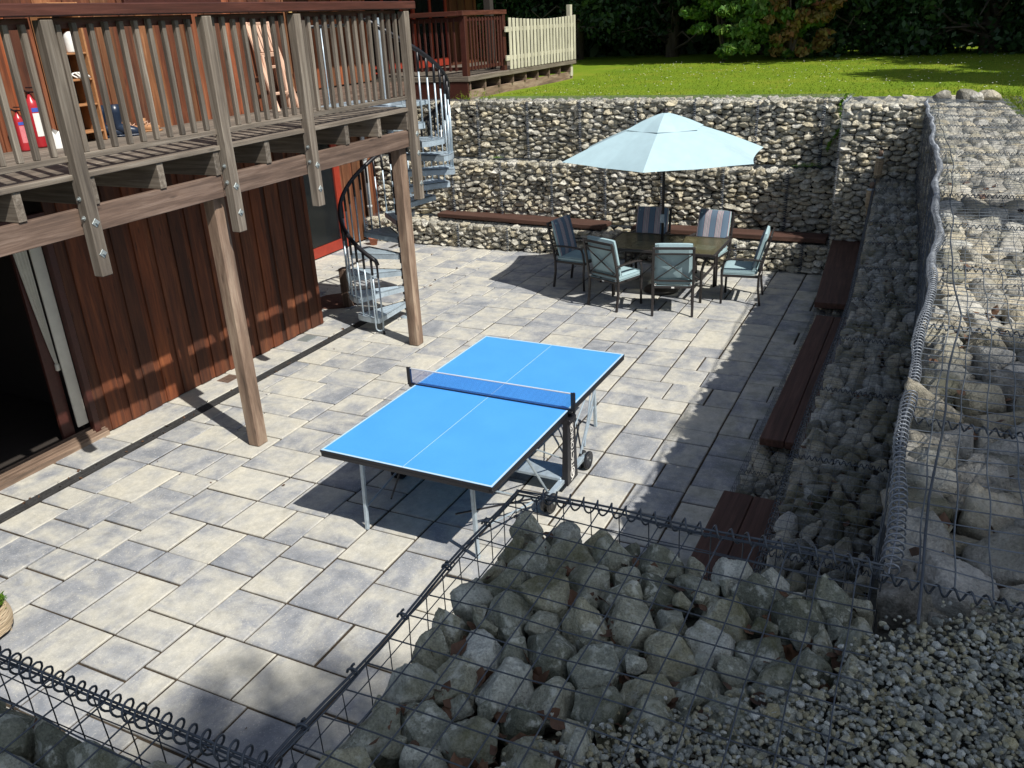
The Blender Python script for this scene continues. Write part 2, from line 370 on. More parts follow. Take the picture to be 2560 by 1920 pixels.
def rock_cells(P0, L, H0, gap=.006, sub=2, depth=.55, pw=12, border=True, rough=0.0, tilt=.25, chop=5, cd=(1.05, 1.45), an=1.0, clamp=2.1, rad=None, side=.38):
    """rounded polytope stones filling the cells around points P; returns per-stone local offsets"""
    P = P0*np.array([1, an]); H = H0*an; G = [P]; GR = [rad if rad is not None else np.zeros(len(P))]
    if border:
        for ax, lim in ((0, 0), (0, L), (1, 0), (1, H)):
            mk = np.abs(P[:, ax]-lim) < .35; Q = P[mk].copy(); Q[:, ax] = 2*lim-Q[:, ax]; G.append(Q); GR.append(GR[0][mk])
    A = np.concatenate(G); GA = np.concatenate(GR); n = len(P)
    V, F = ICO[sub]; K = 10
    out = []
    D = np.zeros((n, K, 2)); RJ = np.zeros((n, K))
    for s in range(0, n, 400):
        d = A[None, :, :]-P[s:s+400, None, :]; dd = (d**2).sum(2); dd[dd < 1e-9] = 1e9
        ix = np.argpartition(dd, K, axis=1)[:, :K]; D[s:s+400] = np.take_along_axis(d, ix[:, :, None], 1); RJ[s:s+400] = GA[ix]
    dist = np.linalg.norm(D, axis=2); nrm = D/dist[:, :, None]; half = np.maximum((dist**2+GR[0][:, None]**2-RJ**2)/(2*dist)-gap-RG.random((n, 1))*gap, .008)
    size = np.sort(half, axis=1)[:, :4].mean(1)
    hd = size*RG.uniform(depth*.8, depth*1.6, n)*1.5
    if rad is not None: hd = np.maximum(rad, size*.8)*RG.uniform(depth*.9, depth*1.4, n)
    R_ = np.full((n, len(V)), 0.0)
    def plane(nn, dd):  # nn (n,3), dd (n)
        c = nn@V.T; c = np.maximum(c, 1e-3); return (c/dd[:, None])**pw
    for k in range(K):
        nn = np.concatenate([nrm[:, k], RG.normal(0, side, (n, 1))], 1); nn /= np.linalg.norm(nn, axis=1)[:, None]; R_ += plane(nn, half[:, k])
    for sg in (-1, 1):
        nn = np.concatenate([RG.normal(0, tilt, (n, 2)), np.full((n, 1), sg)], 1); nn /= np.linalg.norm(nn, axis=1)[:, None]; R_ += plane(nn, hd)
    for k in range(chop):
        nn = RG.normal(0, 1, (n, 3)); nn /= np.linalg.norm(nn, axis=1)[:, None]
        R_ += plane(nn, size*RG.uniform(*cd, n))
    r = np.minimum(R_**(-1/pw), (clamp*size)[:, None])
    X = V[None]*r[:, :, None]; X[:, :, 1] /= an
    if rough:
        for fr, am in ((12, .5), (31, .35), (70, .28), (150, .16), (260, .1)):
            a = RG.normal(0, fr, (3, 3)); ph = RG.uniform(0, 6, (n, 1, 3))
            q = (X+np.concatenate([P, np.zeros((n, 1))], 1)[:, None])@a+ph
            X = X*(1+rough*am*(np.sin(q).prod(2)*1.6)[:, :, None])
    return X, F, hd, size
def stones(mb, O, U, W, L, H, rw, rh, sub=2, gap=.006, depth=.55, drop=.14, sink=.0, rough=0., warp=None, jit=.42, pw=16, tilt=.3, inset=.02, mask=None, chop=3, an=1.0, rr=None, clamp=2.1):
    rad = None
    if rr: P, rad = pack2(L, H*an, *rr); P[:, 1] /= an
    else: P = pack(L, H, rw, rh, drop, jit)
    if mask is not None:
        mk = np.array([bool(mask(p)) for p in P]); P = P[mk]; rad = rad[mk] if rad is not None else None
    X, F, hd, size = rock_cells(P, L, H, gap, sub, depth, rough=rough, pw=pw, tilt=tilt, chop=chop, an=an, rad=rad, clamp=clamp)
    O, U, W = np.array(O, float), np.array(U, float), np.array(W, float); N_ = np.cross(U, W); n = len(P)
    if N_[2] < -.5: N_ = -N_; F = F[:, ::-1]
    c = -hd - inset - RG.random(n)**2*sink
    if rad is not None: c -= (rad.max()-rad)*(.45 if W[2] < .5 else .2)
    loc = X + np.concatenate([P, c[:, None]], 1)[:, None]
    if warp is not None: loc = warp(loc)
    wv = O + loc[..., 0:1]*U + loc[..., 1:2]*W + loc[..., 2:3]*N_
    nv = X.shape[1]
    f = (F[None]+(np.arange(n)*nv)[:, None, None]).reshape(-1, 3)
    rv = np.repeat(RG.random(n), nv)
    mb.add(wv.reshape(-1, 3), f, None, rv)
    return P, hd
def net(mb, O, U, W, L, H, p=.076, r=.0019, sag=0., nseg=1, seg=3, off=.0):
    """welded mesh panel spanned by U (length L) and W (height H)"""
    O, U, W = np.array(O, float), np.array(U, float), np.array(W, float); N_ = np.cross(U, W)
    if N_[2] < -.5: N_ = -N_
    def line(a0, a1, b0, b1, lift):
        n = nseg*max(1, int(max(abs(a1-a0), abs(b1-b0))/.3)) if sag else 1
        t = np.linspace(0, 1, n+1); a = a0+(a1-a0)*t; b = b0+(b1-b0)*t
        h = off+lift+sag*(np.sin(a*5.1+1.3)*np.cos(b*4.3+.5)+.6*np.sin(a*13+b*9))
        wob = sag*.35
        P = O+(a+wob*np.sin(b*17+a*3))[:, None]*U+(b+wob*np.sin(a*15+b*4))[:, None]*W+h[:, None]*N_
        mb.tube(P, r, seg, caps=False)
    k = 0
    while k*p <= L+1e-6: line(k*p, k*p, 0, H, 0); k += 1
    k = 0
    while k*p <= H+1e-6: line(0, L, k*p, k*p, r*1.8); k += 1
def helix(mb, P, rad, pitch, r, npt=9, seg=4, jit=0.):
    P = np.array(P, float); seglen = np.linalg.norm(np.diff(P, axis=0), axis=1); cum = np.concatenate([[0], np.cumsum(seglen)]); L = cum[-1]
    n = int(L/pitch*npt); t = np.linspace(0, L, n); C_ = np.stack([np.interp(t, cum, P[:, k]) for k in range(3)], 1)
    d = (P[-1]-P[0])/np.linalg.norm(P[-1]-P[0]); a = np.array([0, 0, 1.]) if abs(d[2]) < .9 else np.array([1., 0, 0])
    u = np.cross(d, a); u /= np.linalg.norm(u); b = np.cross(d, u); th = t/pitch*2*np.pi
    rr = rad*(1+jit*np.sin(t*7.3)+jit*.7*np.sin(t*19))
    mb.tube(C_+rr[:, None]*(np.cos(th)[:, None]*u+np.sin(th)[:, None]*b), r, seg, caps=False)

# ================================================================ SETTING
def struct(mb, name, m, **k):
    o = mb.build(name, m, **k); o['kind'] = 'structure'; return o
WX = np.array([-2, 1.93, 3.2, 4.0, 4.84, 5.97, 6.67, 8.6, 11.1, 13.9]); WY = np.array([-.02, -.015, -.03, -.07, -.05, -.07, -.045, -.01, .10, .235])
def wy(x): return np.interp(x, WX, WY)
T2X = np.array([-2, 3, 5, 7, 9, 13.4]); T2Y = np.array([.46, .46, .5, .47, .55, .73])
def t2(x): return np.interp(x, T2X, T2Y)
TOP = 2.46
# --- patio slabs: course blocks of 1.344 m, pieces .448 deep and .30/.448/.60 long
m_drain = plain('worn_drain_plastic', (.045, .045, .045), .6, var=.4)
def patio():
    mb = MB(); mj = MB(); J = .004; MOD = 1.344
    fills = [(.448, .448, .448), (.60, .448, .296), (.448, .60, .296), (.296, .448, .60), (.296, .60, .448), (.60, .296, .448), (.448, .296, .60)]
    rects = []
    def fill(x0, y0, xa, xb, ya, yb):
        ori = random.random() < .55
        for k in range(3):
            f = random.choice(fills); t = 0
            for L in f:
                q = (x0+t, x0+t+L, y0+k*.448, y0+(k+1)*.448) if ori else (x0+k*.448, x0+(k+1)*.448, y0+t, y0+t+L)
                t += L
                a, b, c, d = max(q[0], xa), min(q[1], xb), max(q[2], ya), min(q[3], yb)
                if a < 9.35: d = min(d, 6.85)
                if b-a > .03 and d-c > .03: rects.append((a, b, c, d))
    y = 5.58-MOD*4; k = 0; off = [0, .60, .30, .90, .15, .75]
    while y < 6.97:
        x = 3.395-MOD*4+off[k % 6]-MOD
        while x < 13.9:
            fill(x, y, -1.6, 13.6, .6, 6.985); x += MOD
        y += MOD; k += 1
    # row between the drain and the wall, and the recess under the far wall of the chalet
    x = -1.6
    while x < 8.9:
        L = random.choice([.6, .9, .75, .6]); rects.append((x, x+L, 6.985, 7.46)); x += L
    y = 6.985
    while y < 9.75:
        x = 8.95
        while x < 13.6:
            L = random.choice([.6, .448, .296]); rects.append((x, min(x+L, 13.6), y, min(y+.448, 9.76))); x += L
        y += .448
    for a, b, c, d in rects:
        z = RG.normal(0, .0016); tx, ty = RG.normal(0, .0016, 2); g = .0105; ch = .007
        a += g*RG.uniform(.5, 1.2); b -= g*RG.uniform(.5, 1.2); c += g*RG.uniform(.5, 1.2); d -= g*RG.uniform(.5, 1.2)
        zz = lambda px, py: z+tx*(px-(a+b)/2)*2+ty*(py-(c+d)/2)*2
        V = [(a, c, -.045), (b, c, -.045), (b, d, -.045), (a, d, -.045), (a, c, zz(a, c)-ch), (b, c, zz(b, c)-ch), (b, d, zz(b, d)-ch), (a, d, zz(a, d)-ch),
             (a+ch, c+ch, zz(a, c)), (b-ch, c+ch, zz(b, c)), (b-ch, d-ch, zz(b, d)), (a+ch, d-ch, zz(a, d))]
        F = [(8, 9, 10, 11)]
        for i in range(4):
            j = (i+1) % 4; F += [(i, j, j+4, i+4), (i+4, j+4, j+8, i+8)]
        o = RG.uniform(0, 90, 3); G = np.array(V)+o
        if RG.random() < .5: G = G[:, [1, 0, 2]]
        mb.add(V, F, G, RG.random())
    p = struct(mb, 'patio', m_patio)
    mj.quad([(-3, .2, -.014), (14.4, .2, -.014), (14.4, 9.9, -.014), (-3, 9.9, -.014)])
    mj.build('joint_bed', m_joint, p)
    # drain channel with slotted grating
    md = MB(); md.box(-1.6, 9.35, 6.865, 6.975, -.04, -.012, .002)
    md.box(-1.6, 9.35, 6.862, 6.872, -.02, .002, .001); md.box(-1.6, 9.35, 6.968, 6.978, -.02, .002, .001)
    for q in np.arange(6.886, 6.965, .0185): md.box(-1.6, 9.35, q, q+.0075, -.012, .001, .0015)
    for x in np.arange(-1.5, 9.3, .12): md.box(x, x+.012, 6.872, 6.968, -.012, .0005, .0012)
    md.box(9.5, 13.1, 8.86, 8.95, -.03, .001, .002)
    d = md.build('drain_grating', m_drain); tag(d, 'long black slotted drain channel set in the paving in front of the chalet', 'drain')
patio()
# --- lawn: one sheet to the horizon, with the sunken patio cut out
def lz(x, y):
    return TOP-.04+.006*np.maximum(x-15, 0)+.02*np.sin(x*.9)*np.cos(y*.7)
def lawn():
    mb = MB()
    def patch(x0, x1, y0, y1, nx, ny):
        xs = np.linspace(x0, x1, nx+1); ys = np.linspace(y0, y1, ny+1); X, Y = np.meshgrid(xs, ys, indexing='ij')
        V = np.stack([X, Y, lz(X, Y)], 2).reshape(-1, 3); i, j = np.meshgrid(np.arange(nx), np.arange(ny), indexing='ij'); i = i.ravel(); j = j.ravel()
        k = i*(ny+1)+j; mb.add(V, np.stack([k, k+ny+1, k+ny+2, k+1], 1), None, 0)
    patch(14.95, 45, -30, 30, 60, 60); patch(45, 300, -250, 250, 10, 10); patch(-120, 14.95, -30, -1.0, 60, 30); patch(-120, 45, -250, -30, 6, 6); patch(-120, 45, 30, 250, 6, 6)
    patch(-120, 14.95, 16, 30, 6, 3); patch(-120, -2, -1.0, 16, 6, 6)
    struct(mb, 'lawn', m_lawn, smooth=True)
lawn()
# ================================================================ GABIONS
def backing(mb, x0, x1, y0, y1, z0, z1): mb.box(x0, x1, y0, y1, z0, z1, .01)
X, Y, Z = np.eye(3)
def far_tier(name, label, xf, y0, y1, z0, z1, jo, depth=1.0, topw=.5):
    t = thing('gabion_wall', label, 'gabion wall', (xf+.3, (y0+y1)/2, z0))
    L = y1-y0; H = z1-z0; mb = MB()
    stones(mb, (xf, y1, z0), -Y, Z, L, H, .155, .084, sub=2, gap=.0022, sink=.025, depth=.8, inset=.004, pw=45, tilt=.6, chop=6, an=1.9, rr=(.036, .095, int(8000*H*L/8), 1.5, .80))
    stones(mb, (xf+.02, y1, z1-.01), -Y, X, L, topw, .15, .13, sub=1, gap=.004, sink=.02, inset=.004)
    mb.build('stone_fill', m_stonef, t, smooth=False)
    bk = MB(); backing(bk, xf+.085, xf+depth, y0+.02, y1-.02, z0, z1-.085); bk.build('rubble_core', m_soil, t)
    wm = MB(); net(wm, (xf-.012, y1, z0), -Y, Z, L, H, .076, .0015, seg=3); net(wm, (xf, y1, z1+.006), -Y, X, L, topw, .076, .0015, seg=3)
    wm.build('wire_mesh', m_galvw, t)
    cl = MB(); y = y0+jo
    while y < y1:
        helix(cl, [(xf-.032, y, z0+.02), (xf-.032, y, z1)], .026, .034, .0068, 8, 3); y += 1.0
    helix(cl, [(xf-.006, y0, z1+.004), (xf-.006, y1, z1+.004)], .012, .05, .0026, 7, 3)
    cl.build('spiral_binder', m_bind, t, smooth=True)
    return t
far_tier('f1', 'low gabion wall of pale stones at the foot of the far terrace, carrying the far benches', 13.22, 1.1, 9.7, 0, .43, .55, topw=.62)
far_tier('f2', 'middle tier of the far gabion wall, straight behind the striped chairs and the bench', 13.82, 1.28, 9.9, .43, 1.46, .75, topw=.42)
far_tier('f3', 'top tier of the far gabion wall, along the edge of the lawn behind the parasol', 14.2, 1.28, 11, 1.46, TOP, .35, topw=.9)
def pillar():
    t = thing('gabion_pillar', 'tall gabion pillar in the far right corner between the two stone walls', 'gabion pillar', (13.8, .75, 0))
    x0, y0, y1 = 13.3, -.3, 1.28; mb = MB()
    for (a, b) in ((.40, 1.45), (1.45, TOP+.02)): stones(mb, (x0, y1, a), -Y, Z, y1-y0, b-a, .155, .088, sub=2, gap=.0025, sink=.025, depth=.8, inset=.004, pw=45, tilt=.6, chop=6, an=1.8, rr=(.035, .088, 5000, 1.6, .79))
    stones(mb, (x0+.95, y1, .4), -X, Z, .95, TOP-.38, .15, .095, sub=1, sink=.03)
    stones(mb, (x0+.02, y1, TOP+.02), -Y, X, y1-y0, 1.6, .2, .16, sub=1, sink=.03)
    mb.build('stone_fill', m_stonef, t)
    bk = MB(); bk.box(x0+.09, x0+1.5, y0, y1-.09, 0, TOP-.07); bk.build('rubble_core', m_soil, t)
    wm = MB(); net(wm, (x0-.012, y1, .4), -Y, Z, y1-y0, TOP-.38, .076, .0018); net(wm, (x0, y1, TOP+.03), -Y, X, y1-y0, 1.0, .076, .0018); wm.build('wire_mesh', m_galvw, t)
    cl = MB(); helix(cl, [(x0-.015, y1, .4), (x0-.015, y1, TOP+.03)], .017, .032, .0035, 8, 3); helix(cl, [(x0-.0, y1, TOP+.03), (x0+1, y1, TOP+.03)], .017, .04, .004, 8, 3); cl.build('spiral_binder', m_coil, t, smooth=True)
pillar()
def warp_line(fn, x0):
    def wf(loc): # local a runs towards -x from x0 ; shift depth (c) by fn
        loc = loc.copy(); return loc
    return wf
def side_tiers():
    # bench tier
    t = thing('gabion_wall', 'low gabion wall along the shaded right side, under the three dark benches', 'gabion wall', (8, .8, 0))
    mb = MB(); xa, xb = 2.6, 13.2; L = xb-xa; yb = 1.05
    stones(mb, (xb, yb, 0), -X, Z, L, .40, .14, .09, sub=1, sink=.03)
    stones(mb, (xa, yb, .42), X, -Y, L, .62, .135, .11, sub=3, gap=.005, sink=.04, depth=.7, rough=.06, tilt=.7, pw=45, chop=7, rr=(.025, .07, 12000, 1.5, .8))
    mb.build('stone_fill', m_stoner, t, smooth=True)
    bk = MB(); bk.box(xa, xb, .3, yb-.08, 0, .34); bk.build('rubble_core', m_soil, t)
    wm = MB(); net(wm, (xa, yb+.012, .435), X, -Y, L, .6, .076, .0018, sag=.004, nseg=2); net(wm, (xb, yb+.012, 0), -X, Z, L, .43, .076, .0016); wm.build('wire_mesh', m_wire, t)
    cl = MB()
    for x in (6.0, 5.0+.02, 9.98): helix(cl, [(x, yb+.01, .44), (x, .5, .44)], .013, .03, .003, 8, 3)
    cl.build('spiral_binder', m_wire, t, smooth=True)
    # middle tier
    t = thing('gabion_wall', 'middle gabion tier of the right side, a narrow shaded stone ledge behind the benches', 'gabion wall', (8, .3, .4))
    mb = MB(); wm = MB(); bk = MB(); cl = MB(); xs = [2.4, 3.4, 4.4, 5.4, 6.4, 7.4, 8.4, 9.4, 10.4, 11.4, 12.4, 13.34]
    for a, b in zip(xs[:-1], xs[1:]):
        p0 = np.array([a, t2(a), 0]); p1 = np.array([b, t2(b), 0]); d = p1-p0; L = np.linalg.norm(d); d /= L; n = np.array([d[1], -d[0], 0])
        wdt = t2((a+b)/2)-wy((a+b)/2)+.1; sb = 3 if a < 8 else 2
        q = p0.copy(); q[2] = 1.47; stones(mb, q, d, n, L, wdt, .13, .10, sub=sb, gap=.006, sink=.045, depth=.75, rough=.07, tilt=.7, pw=45, chop=7, rr=(.024, .065, 4000, 1.4, .8))
        q = p1.copy(); q[2] = .40; stones(mb, q, -d, Z, L, 1.04, .15, .1, sub=1, sink=.03)
        q = p0.copy(); q[2] = 1.485; net(wm, q+n*-.01, d, n, L, wdt, .076, .0015, sag=.006, nseg=3)
        q = p1.copy(); q[2] = .40; net(wm, q-n*.012, -d, Z, L, 1.07, .076, .0018, sag=.004, nseg=3)
        q = p0+n*.0; q[2] = 1.485; helix(cl, [q, q+n*wdt], .013, .03, .0032, 8, 3)
        m_ = (p0+p1)/2+n*(wdt/2+.06); bk.obox((m_[0], m_[1], .9), [d, -n, Z], (L/2+.02, wdt/2-.02, .48), .01)
    q0 = np.array([[x, t2(x)+.01, 1.485] for x in xs]); helix(cl, q0, .014, .05, .003, 8, 3)
    mb.build('stone_fill', m_stoner, t, smooth=True); bk.build('rubble_core', m_soil, t); wm.build('wire_mesh', m_galvw, t); cl.build('spiral_binder', m_wire, t, smooth=True)
    # top tier with its broad top
    t = thing('gabion_wall', 'high gabion wall on the right with a broad top of big pale slabs, half sunlit', 'gabion wall', (8, -.5, 1.46))
    mb = MB(); mt = MB(); wm = MB(); wf = MB(); bk = MB(); cl = MB(); cc = MB(); xs = [1.93, 2.9, 3.9, 4.9, 5.9, 6.9, 7.9, 8.9, 9.9, 10.9, 11.9, 12.9, 13.9]
    for i, (a, b) in enumerate(zip(xs[:-1], xs[1:])):
        p0 = np.array([a, wy(a), 0]); p1 = np.array([b, wy(b), 0]); d = p1-p0; L = np.linalg.norm(d); d /= L; n = np.array([d[1], -d[0], 0])
        q = p1.copy(); q[2] = 1.46; stones(mb, q, -d, Z, L, TOP-1.46, .155, .085, sub=2, sink=.03, gap=.005, an=1.7, jit=.44)
        q = p1.copy(); q[2] = 1.46; net(wf, q-n*.014, -d, Z, L, TOP-1.44, .076, .0016, sag=.006, nseg=3)
        q = p0.copy(); q[2] = TOP; W_ = 1.02
        big = a < 7.5
        stones(mt, q-n*.0, d, n, L, W_, .2, .14, sub=4 if a < 5 else 3 if a < 8 else 2, gap=.005, sink=.05, depth=.5, rough=.08, tilt=.3, pw=60, chop=6, rr=(.028, .105, 4000, 1.3, .80), clamp=2.0)
        net(wm, q-n*.0+np.array([0, 0, .022]), d, n, L, W_, .0815, .0022 if a < 4 else .0016, sag=.008, nseg=4, seg=4)
        helix(cl, [q+np.array([0, 0, .02]), q+n*W_+np.array([0, 0, .02])], .013, .035, .0035, 8, 3)
        m_ = (p0+p1)/2+n*(W_/2+.03); bk.obox((m_[0], m_[1], 1.88), [d, -n, Z], (L/2+.02, W_/2-.04, .45), .01)
    P = [(x, wy(x)+.012*math.sin(x*2.1)+.012*math.sin(x*5.3), TOP+.03+.012*math.sin(x*3.1)) for x in np.linspace(1.93, 13.9, 70)]
    helix(cc, P, .021, .034, .0030, 10, 4, .15); cc.tube([(x, y+.0, z+.01) for x, y, z in P], .0026, 4)
    P = [(x, wy(x)-.10+.02*math.sin(x*1.3)+.006*math.sin(x*6), TOP+.045+.01*math.sin(x*2)) for x in np.linspace(1.75, 13.8, 60)]
    ca = MB(); ca.tube(P, .0042, 5)
    mb.build('stone_face', m_stoner, t, smooth=True); mt.build('top_slabs', m_stonet, t, smooth=True); bk.build('rubble_core', m_soil, t)
    wm.build('top_mesh', m_galvw, t); wf.build('face_mesh', m_wire, t); cl.build('spiral_binder', m_wire, t, smooth=True); cc.build('edge_coil', m_coil, t, smooth=True)
    tag(ca.build('loose_wire', m_wire, None, smooth=True), 'long loose dark wire lying along the top edge of the right gabion wall', 'wire')
side_tiers()
# --- near blocks: every big rock is a part of its basket
def near_block(label, O, L, H, rw, rh, mask=None, edges=(), coils=(), face=(), seed=1):
    t = thing('gabion_basket', label, 'gabion basket', (O[0]+L/2, O[1]-H/2, 1.46))
    P, rad = pack2(L, H, rw, rh, 9000, .95, .80)
    if mask is not None:
        mk = np.array([bool(mask(O[0]+p[0], O[1]-p[1])) for p in P]); P = P[mk]; rad = rad[mk]
    Xr, F, hd, size = rock_cells(P, L, H, .003, 5, 1.0, pw=75, rough=.085, tilt=.75, chop=11, cd=(.80, 1.35), rad=rad, clamp=1.8, side=.5)
    nv = Xr.shape[1]
    for i in range(len(P)):
        # rocks near the basket's rim sit lower
        e = min(P[i, 0] if 'x0' in edges else 9, L-P[i, 0] if 'x1' in edges else 9, P[i, 1] if 'y1' in edges else 9, H-P[i, 1] if 'y0' in edges else 9)
        sink = max(0, .07-e)*.3+random.random()*.02
        pull = .015*max(0, 1-e/.2)
        c = -hd[i]*.88+.008-sink-(rh-rad[i])*.35
        px, py = P[i]
        if 'x1' in edges and L-px < .25: px -= pull
        if 'y1' in edges and py < .25: py += pull
        v = Xr[i]+np.array([px, py, c]); wv = np.array(O)+v[:, 0:1]*X-v[:, 1:2]*Y+v[:, 2:3]*Z
        mb = MB(); mb.add(wv, F, None, random.random()); mb.build('rock', m_stonen, t, smooth=True)
    # second, lower layer seen through the gaps
    mb = MB(); stones(mb, (O[0], O[1], O[2]-.095), X, -Y, L, H, .09, .08, sub=2, gap=.004, sink=.05, rough=.05, rr=(.014, .034, 12000, 1.2, .8), pw=40, chop=6, mask=(lambda p: mask(O[0]+p[0], O[1]-p[1])) if mask else None)
    mb.build('under_layer', m_stonen, t, smooth=True, kind='stuff')
    return t
MP = .0855
def gravel_in(x, y):  # where gravel covers the basket
    bx = np.interp(y, [-1.5, -.35, -.05, .1, .2, .4, .6, .75, 3], [2.0, 1.96, 1.72, 1.45, 1.36, 1.24, 1.02, .55, .2])
    return x < bx
def near():
    O = (.83, .97, 2.47)
    t = near_block('near gabion basket of big grey rocks, its sprung corner overlooking the blue table', O, 1.10, .99, .020, .066, lambda x, y: not gravel_in(x+.06, y), ('x1', 'y1'))
    wm = MB(); zt = 2.505
    # top net
    net(wm, (1.93, .975, zt), -X, -Y, 1.15, .99, MP, .0019, sag=.006, nseg=5, seg=5)
    # side panels below the rim
    net(wm, (1.935, -.02, 1.5), Y, Z, 1.0, 1.0, MP, .0017, sag=.005, nseg=3, seg=4)
    net(wm, (1.93, .985, 1.5), -X, Z, 1.1, 1.0, MP, .0017, sag=.006, nseg=3, seg=4)
    for dz in (0, .012): wm.tube([(x, .985+.006*math.sin(x*9), zt+dz-.006) for x in np.linspace(.8, 1.935, 12)], .0034, 5)
    for dz in (0, .014): wm.tube([(1.938, y, zt+dz-.006+.004*math.sin(y*11)) for y in np.linspace(-.02, .985, 10)], .0032, 5)
    wm.build('wire_mesh', m_wire, t, smooth=True)
    cl = MB(); helix(cl, [(1.94, .93, zt), (1.94, .5, zt+.002), (1.935, -.02, zt)], .019, .042, .0028, 14, 5, .08)
    helix(cl, [(1.935, .975, zt-.01), (1.935, .975, 1.6)], .014, .05, .003, 12, 5, .3)
    for x in (1.75, 1.53, 1.32, 1.12, .95):
        th = np.linspace(0, 7.5, 20); ck = MB(); ck.tube(np.stack([x+.0025*th-.01, .987+.011*np.cos(th), zt+.002+.011*np.sin(th)], 1), .0032, 5); ck.build('wire_clip', m_wire, t, smooth=True)
    cl.build('spiral_binder', m_wire, t, smooth=True)
    bk = MB(); bk.box(.6, 1.80, -.02, .86, 0, 2.20, .02); bk.build('rubble_core', m_soil, t)
    sf = MB(); stones(sf, (1.90, -.02, 0), Y, Z, .97, 2.36, .16, .12, sub=3, sink=.03, rough=.05); stones(sf, (1.90, .95, 0), -X, Z, 1.07, 2.36, .16, .12, sub=3, sink=.03, rough=.05); sf.build('side_stones', m_stonen, t, smooth=True)
    # left block
    O2 = (-.35, 2.95, 2.47)
    t = near_block('gabion basket of dark rocks in the bottom left corner of the view', O2, 1.17, 2.1, .024, .076, None, ('x1',))
    wm = MB(); net(wm, (.83, 2.95, zt), -X, -Y, 1.17, 2.1, MP, .0020, sag=.007, nseg=5, seg=5)
    net(wm, (.838, .86, 1.5), Y, Z, 2.1, 1.0, MP, .0018, sag=.005, nseg=3, seg=4)
    for dz in (0, .013): wm.tube([(.838, y, zt+dz-.004) for y in np.linspace(.85, 2.95, 12)], .003, 5)
    wm.build('wire_mesh', m_wire, t, smooth=True)
    cl = MB(); helix(cl, [(.84, .9, zt+.004), (.84, 1.4, zt), (.838, 2.95, zt)], .021, .036, .0028, 14, 5, .1); cl.build('spiral_binder', m_wire, t, smooth=True)
    bk = MB(); bk.box(-.4, .72, .86, 3, 0, 2.24, .02); bk.build('rubble_core', m_soil, t)
    sf = MB(); stones(sf, (.79, .9, 0), Y, Z, 2.0, 2.2, .17, .12, sub=2, sink=.03); sf.build('side_stones', m_stonen, t, smooth=True)
near()
# --- gravel
m_gbed = plain('gravel_grit', (.06, .062, .05), .95, var=.5, bs=.8, nscale=90)
def gravel():
    mb = MB(); ys = np.linspace(-3, 3, 49); xs = np.linspace(-3, 2.2, 40); V = []; 
    g = MB(); Xg, Yg = np.meshgrid(xs, ys, indexing='ij')
    zz = np.where(Yg > .78, 2.36, 2.44)+.012*np.sin(Xg*5)*np.cos(Yg*4)
    bx = np.interp(Yg, [-3, -.35, -.05, .1, .2, .4, .6, .75, 3], [2.0, 1.96, 1.72, 1.45, 1.36, 1.24, 1.02, .55, .2])
    zz = zz-np.clip((Xg-bx)/.25, 0, 1)*.14
    V = np.stack([Xg, Yg, zz], 2).reshape(-1, 3); i, j = np.meshgrid(np.arange(39), np.arange(48), indexing='ij'); i = i.ravel(); j = j.ravel(); k = i*49+j
    keep = ~((xs[i] > -.4) & (ys[j] > .80)) & ~((ys[j] > -.06) & (ys[j] < .8) & (xs[i] > np.interp(ys[j], [-1.5, -.35, -.05, .1, .2, .4, .6, .75, 3], [2.0, 1.96, 1.72, 1.45, 1.36, 1.24, 1.02, .55, .2])+.10)) & ~((ys[j] < -1.1) & (xs[i] > 1.9)) 
    k = k[keep]; g.add(V, np.stack([k, k+49, k+50, k+1], 1), None, 0); struct(g, 'gravel_bed', m_gbed, smooth=True)
    n = 80000; V1, F1 = ICO[1]; pts = []
    x = RG.uniform(.0, 2.15, n); y = RG.uniform(-1.3, 1.05, n)
    bx = np.interp(y, [-1.5, -.35, -.05, .1, .2, .4, .6, .75, 3], [2.0, 1.96, 1.72, 1.45, 1.36, 1.24, 1.02, .75, .5])
    ok = x < bx+RG.normal(0, .045, n); x, y = x[ok], y[ok]; n = len(x)
    s = RG.uniform(.0032, .0074, n)*(1+.5*RG.random(n)**6)*(1+(RG.random(n) < .12)*.6)
    sc_ = np.stack([s*RG.uniform(.8, 1.5, n), s*RG.uniform(.7, 1.2, n), s*RG.uniform(.55, .9, n)], 1)
    vv = V1[None]*sc_[:, None]*(1+RG.normal(0, .13, (n, len(V1), 1)))
    a = RG.uniform(0, 6.28, n); b = RG.normal(0, .5, n); ca, sa, cb, sb = np.cos(a), np.sin(a), np.cos(b), np.sin(b)
    vx, vy, vz = vv[..., 0], vv[..., 1], vv[..., 2]
    vx, vz = vx*cb[:, None]+vz*sb[:, None], -vx*sb[:, None]+vz*cb[:, None]
    vx, vy = vx*ca[:, None]-vy*sa[:, None], vx*sa[:, None]+vy*ca[:, None]
    z = 2.445+.012*np.sin(x*5)*np.cos(y*4)+RG.uniform(0, .022, n)+.03*np.exp(-((x-1.1)**2+(y+.2)**2)/.3)
    W_ = np.stack([vx+x[:, None], vy+y[:, None], vz+z[:, None]], 2)
    f = (F1[None]+(np.arange(n)*len(V1))[:, None, None]).reshape(-1, 3)
    mb.add(W_.reshape(-1, 3), f, None, np.repeat(RG.random(n), len(V1)))
    o = mb.build('gravel', m_gravel, smooth=False); o['kind'] = 'stuff'; tag(o, 'loose grey-blue gravel spread beside the near gabion baskets', 'gravel')
gravel()
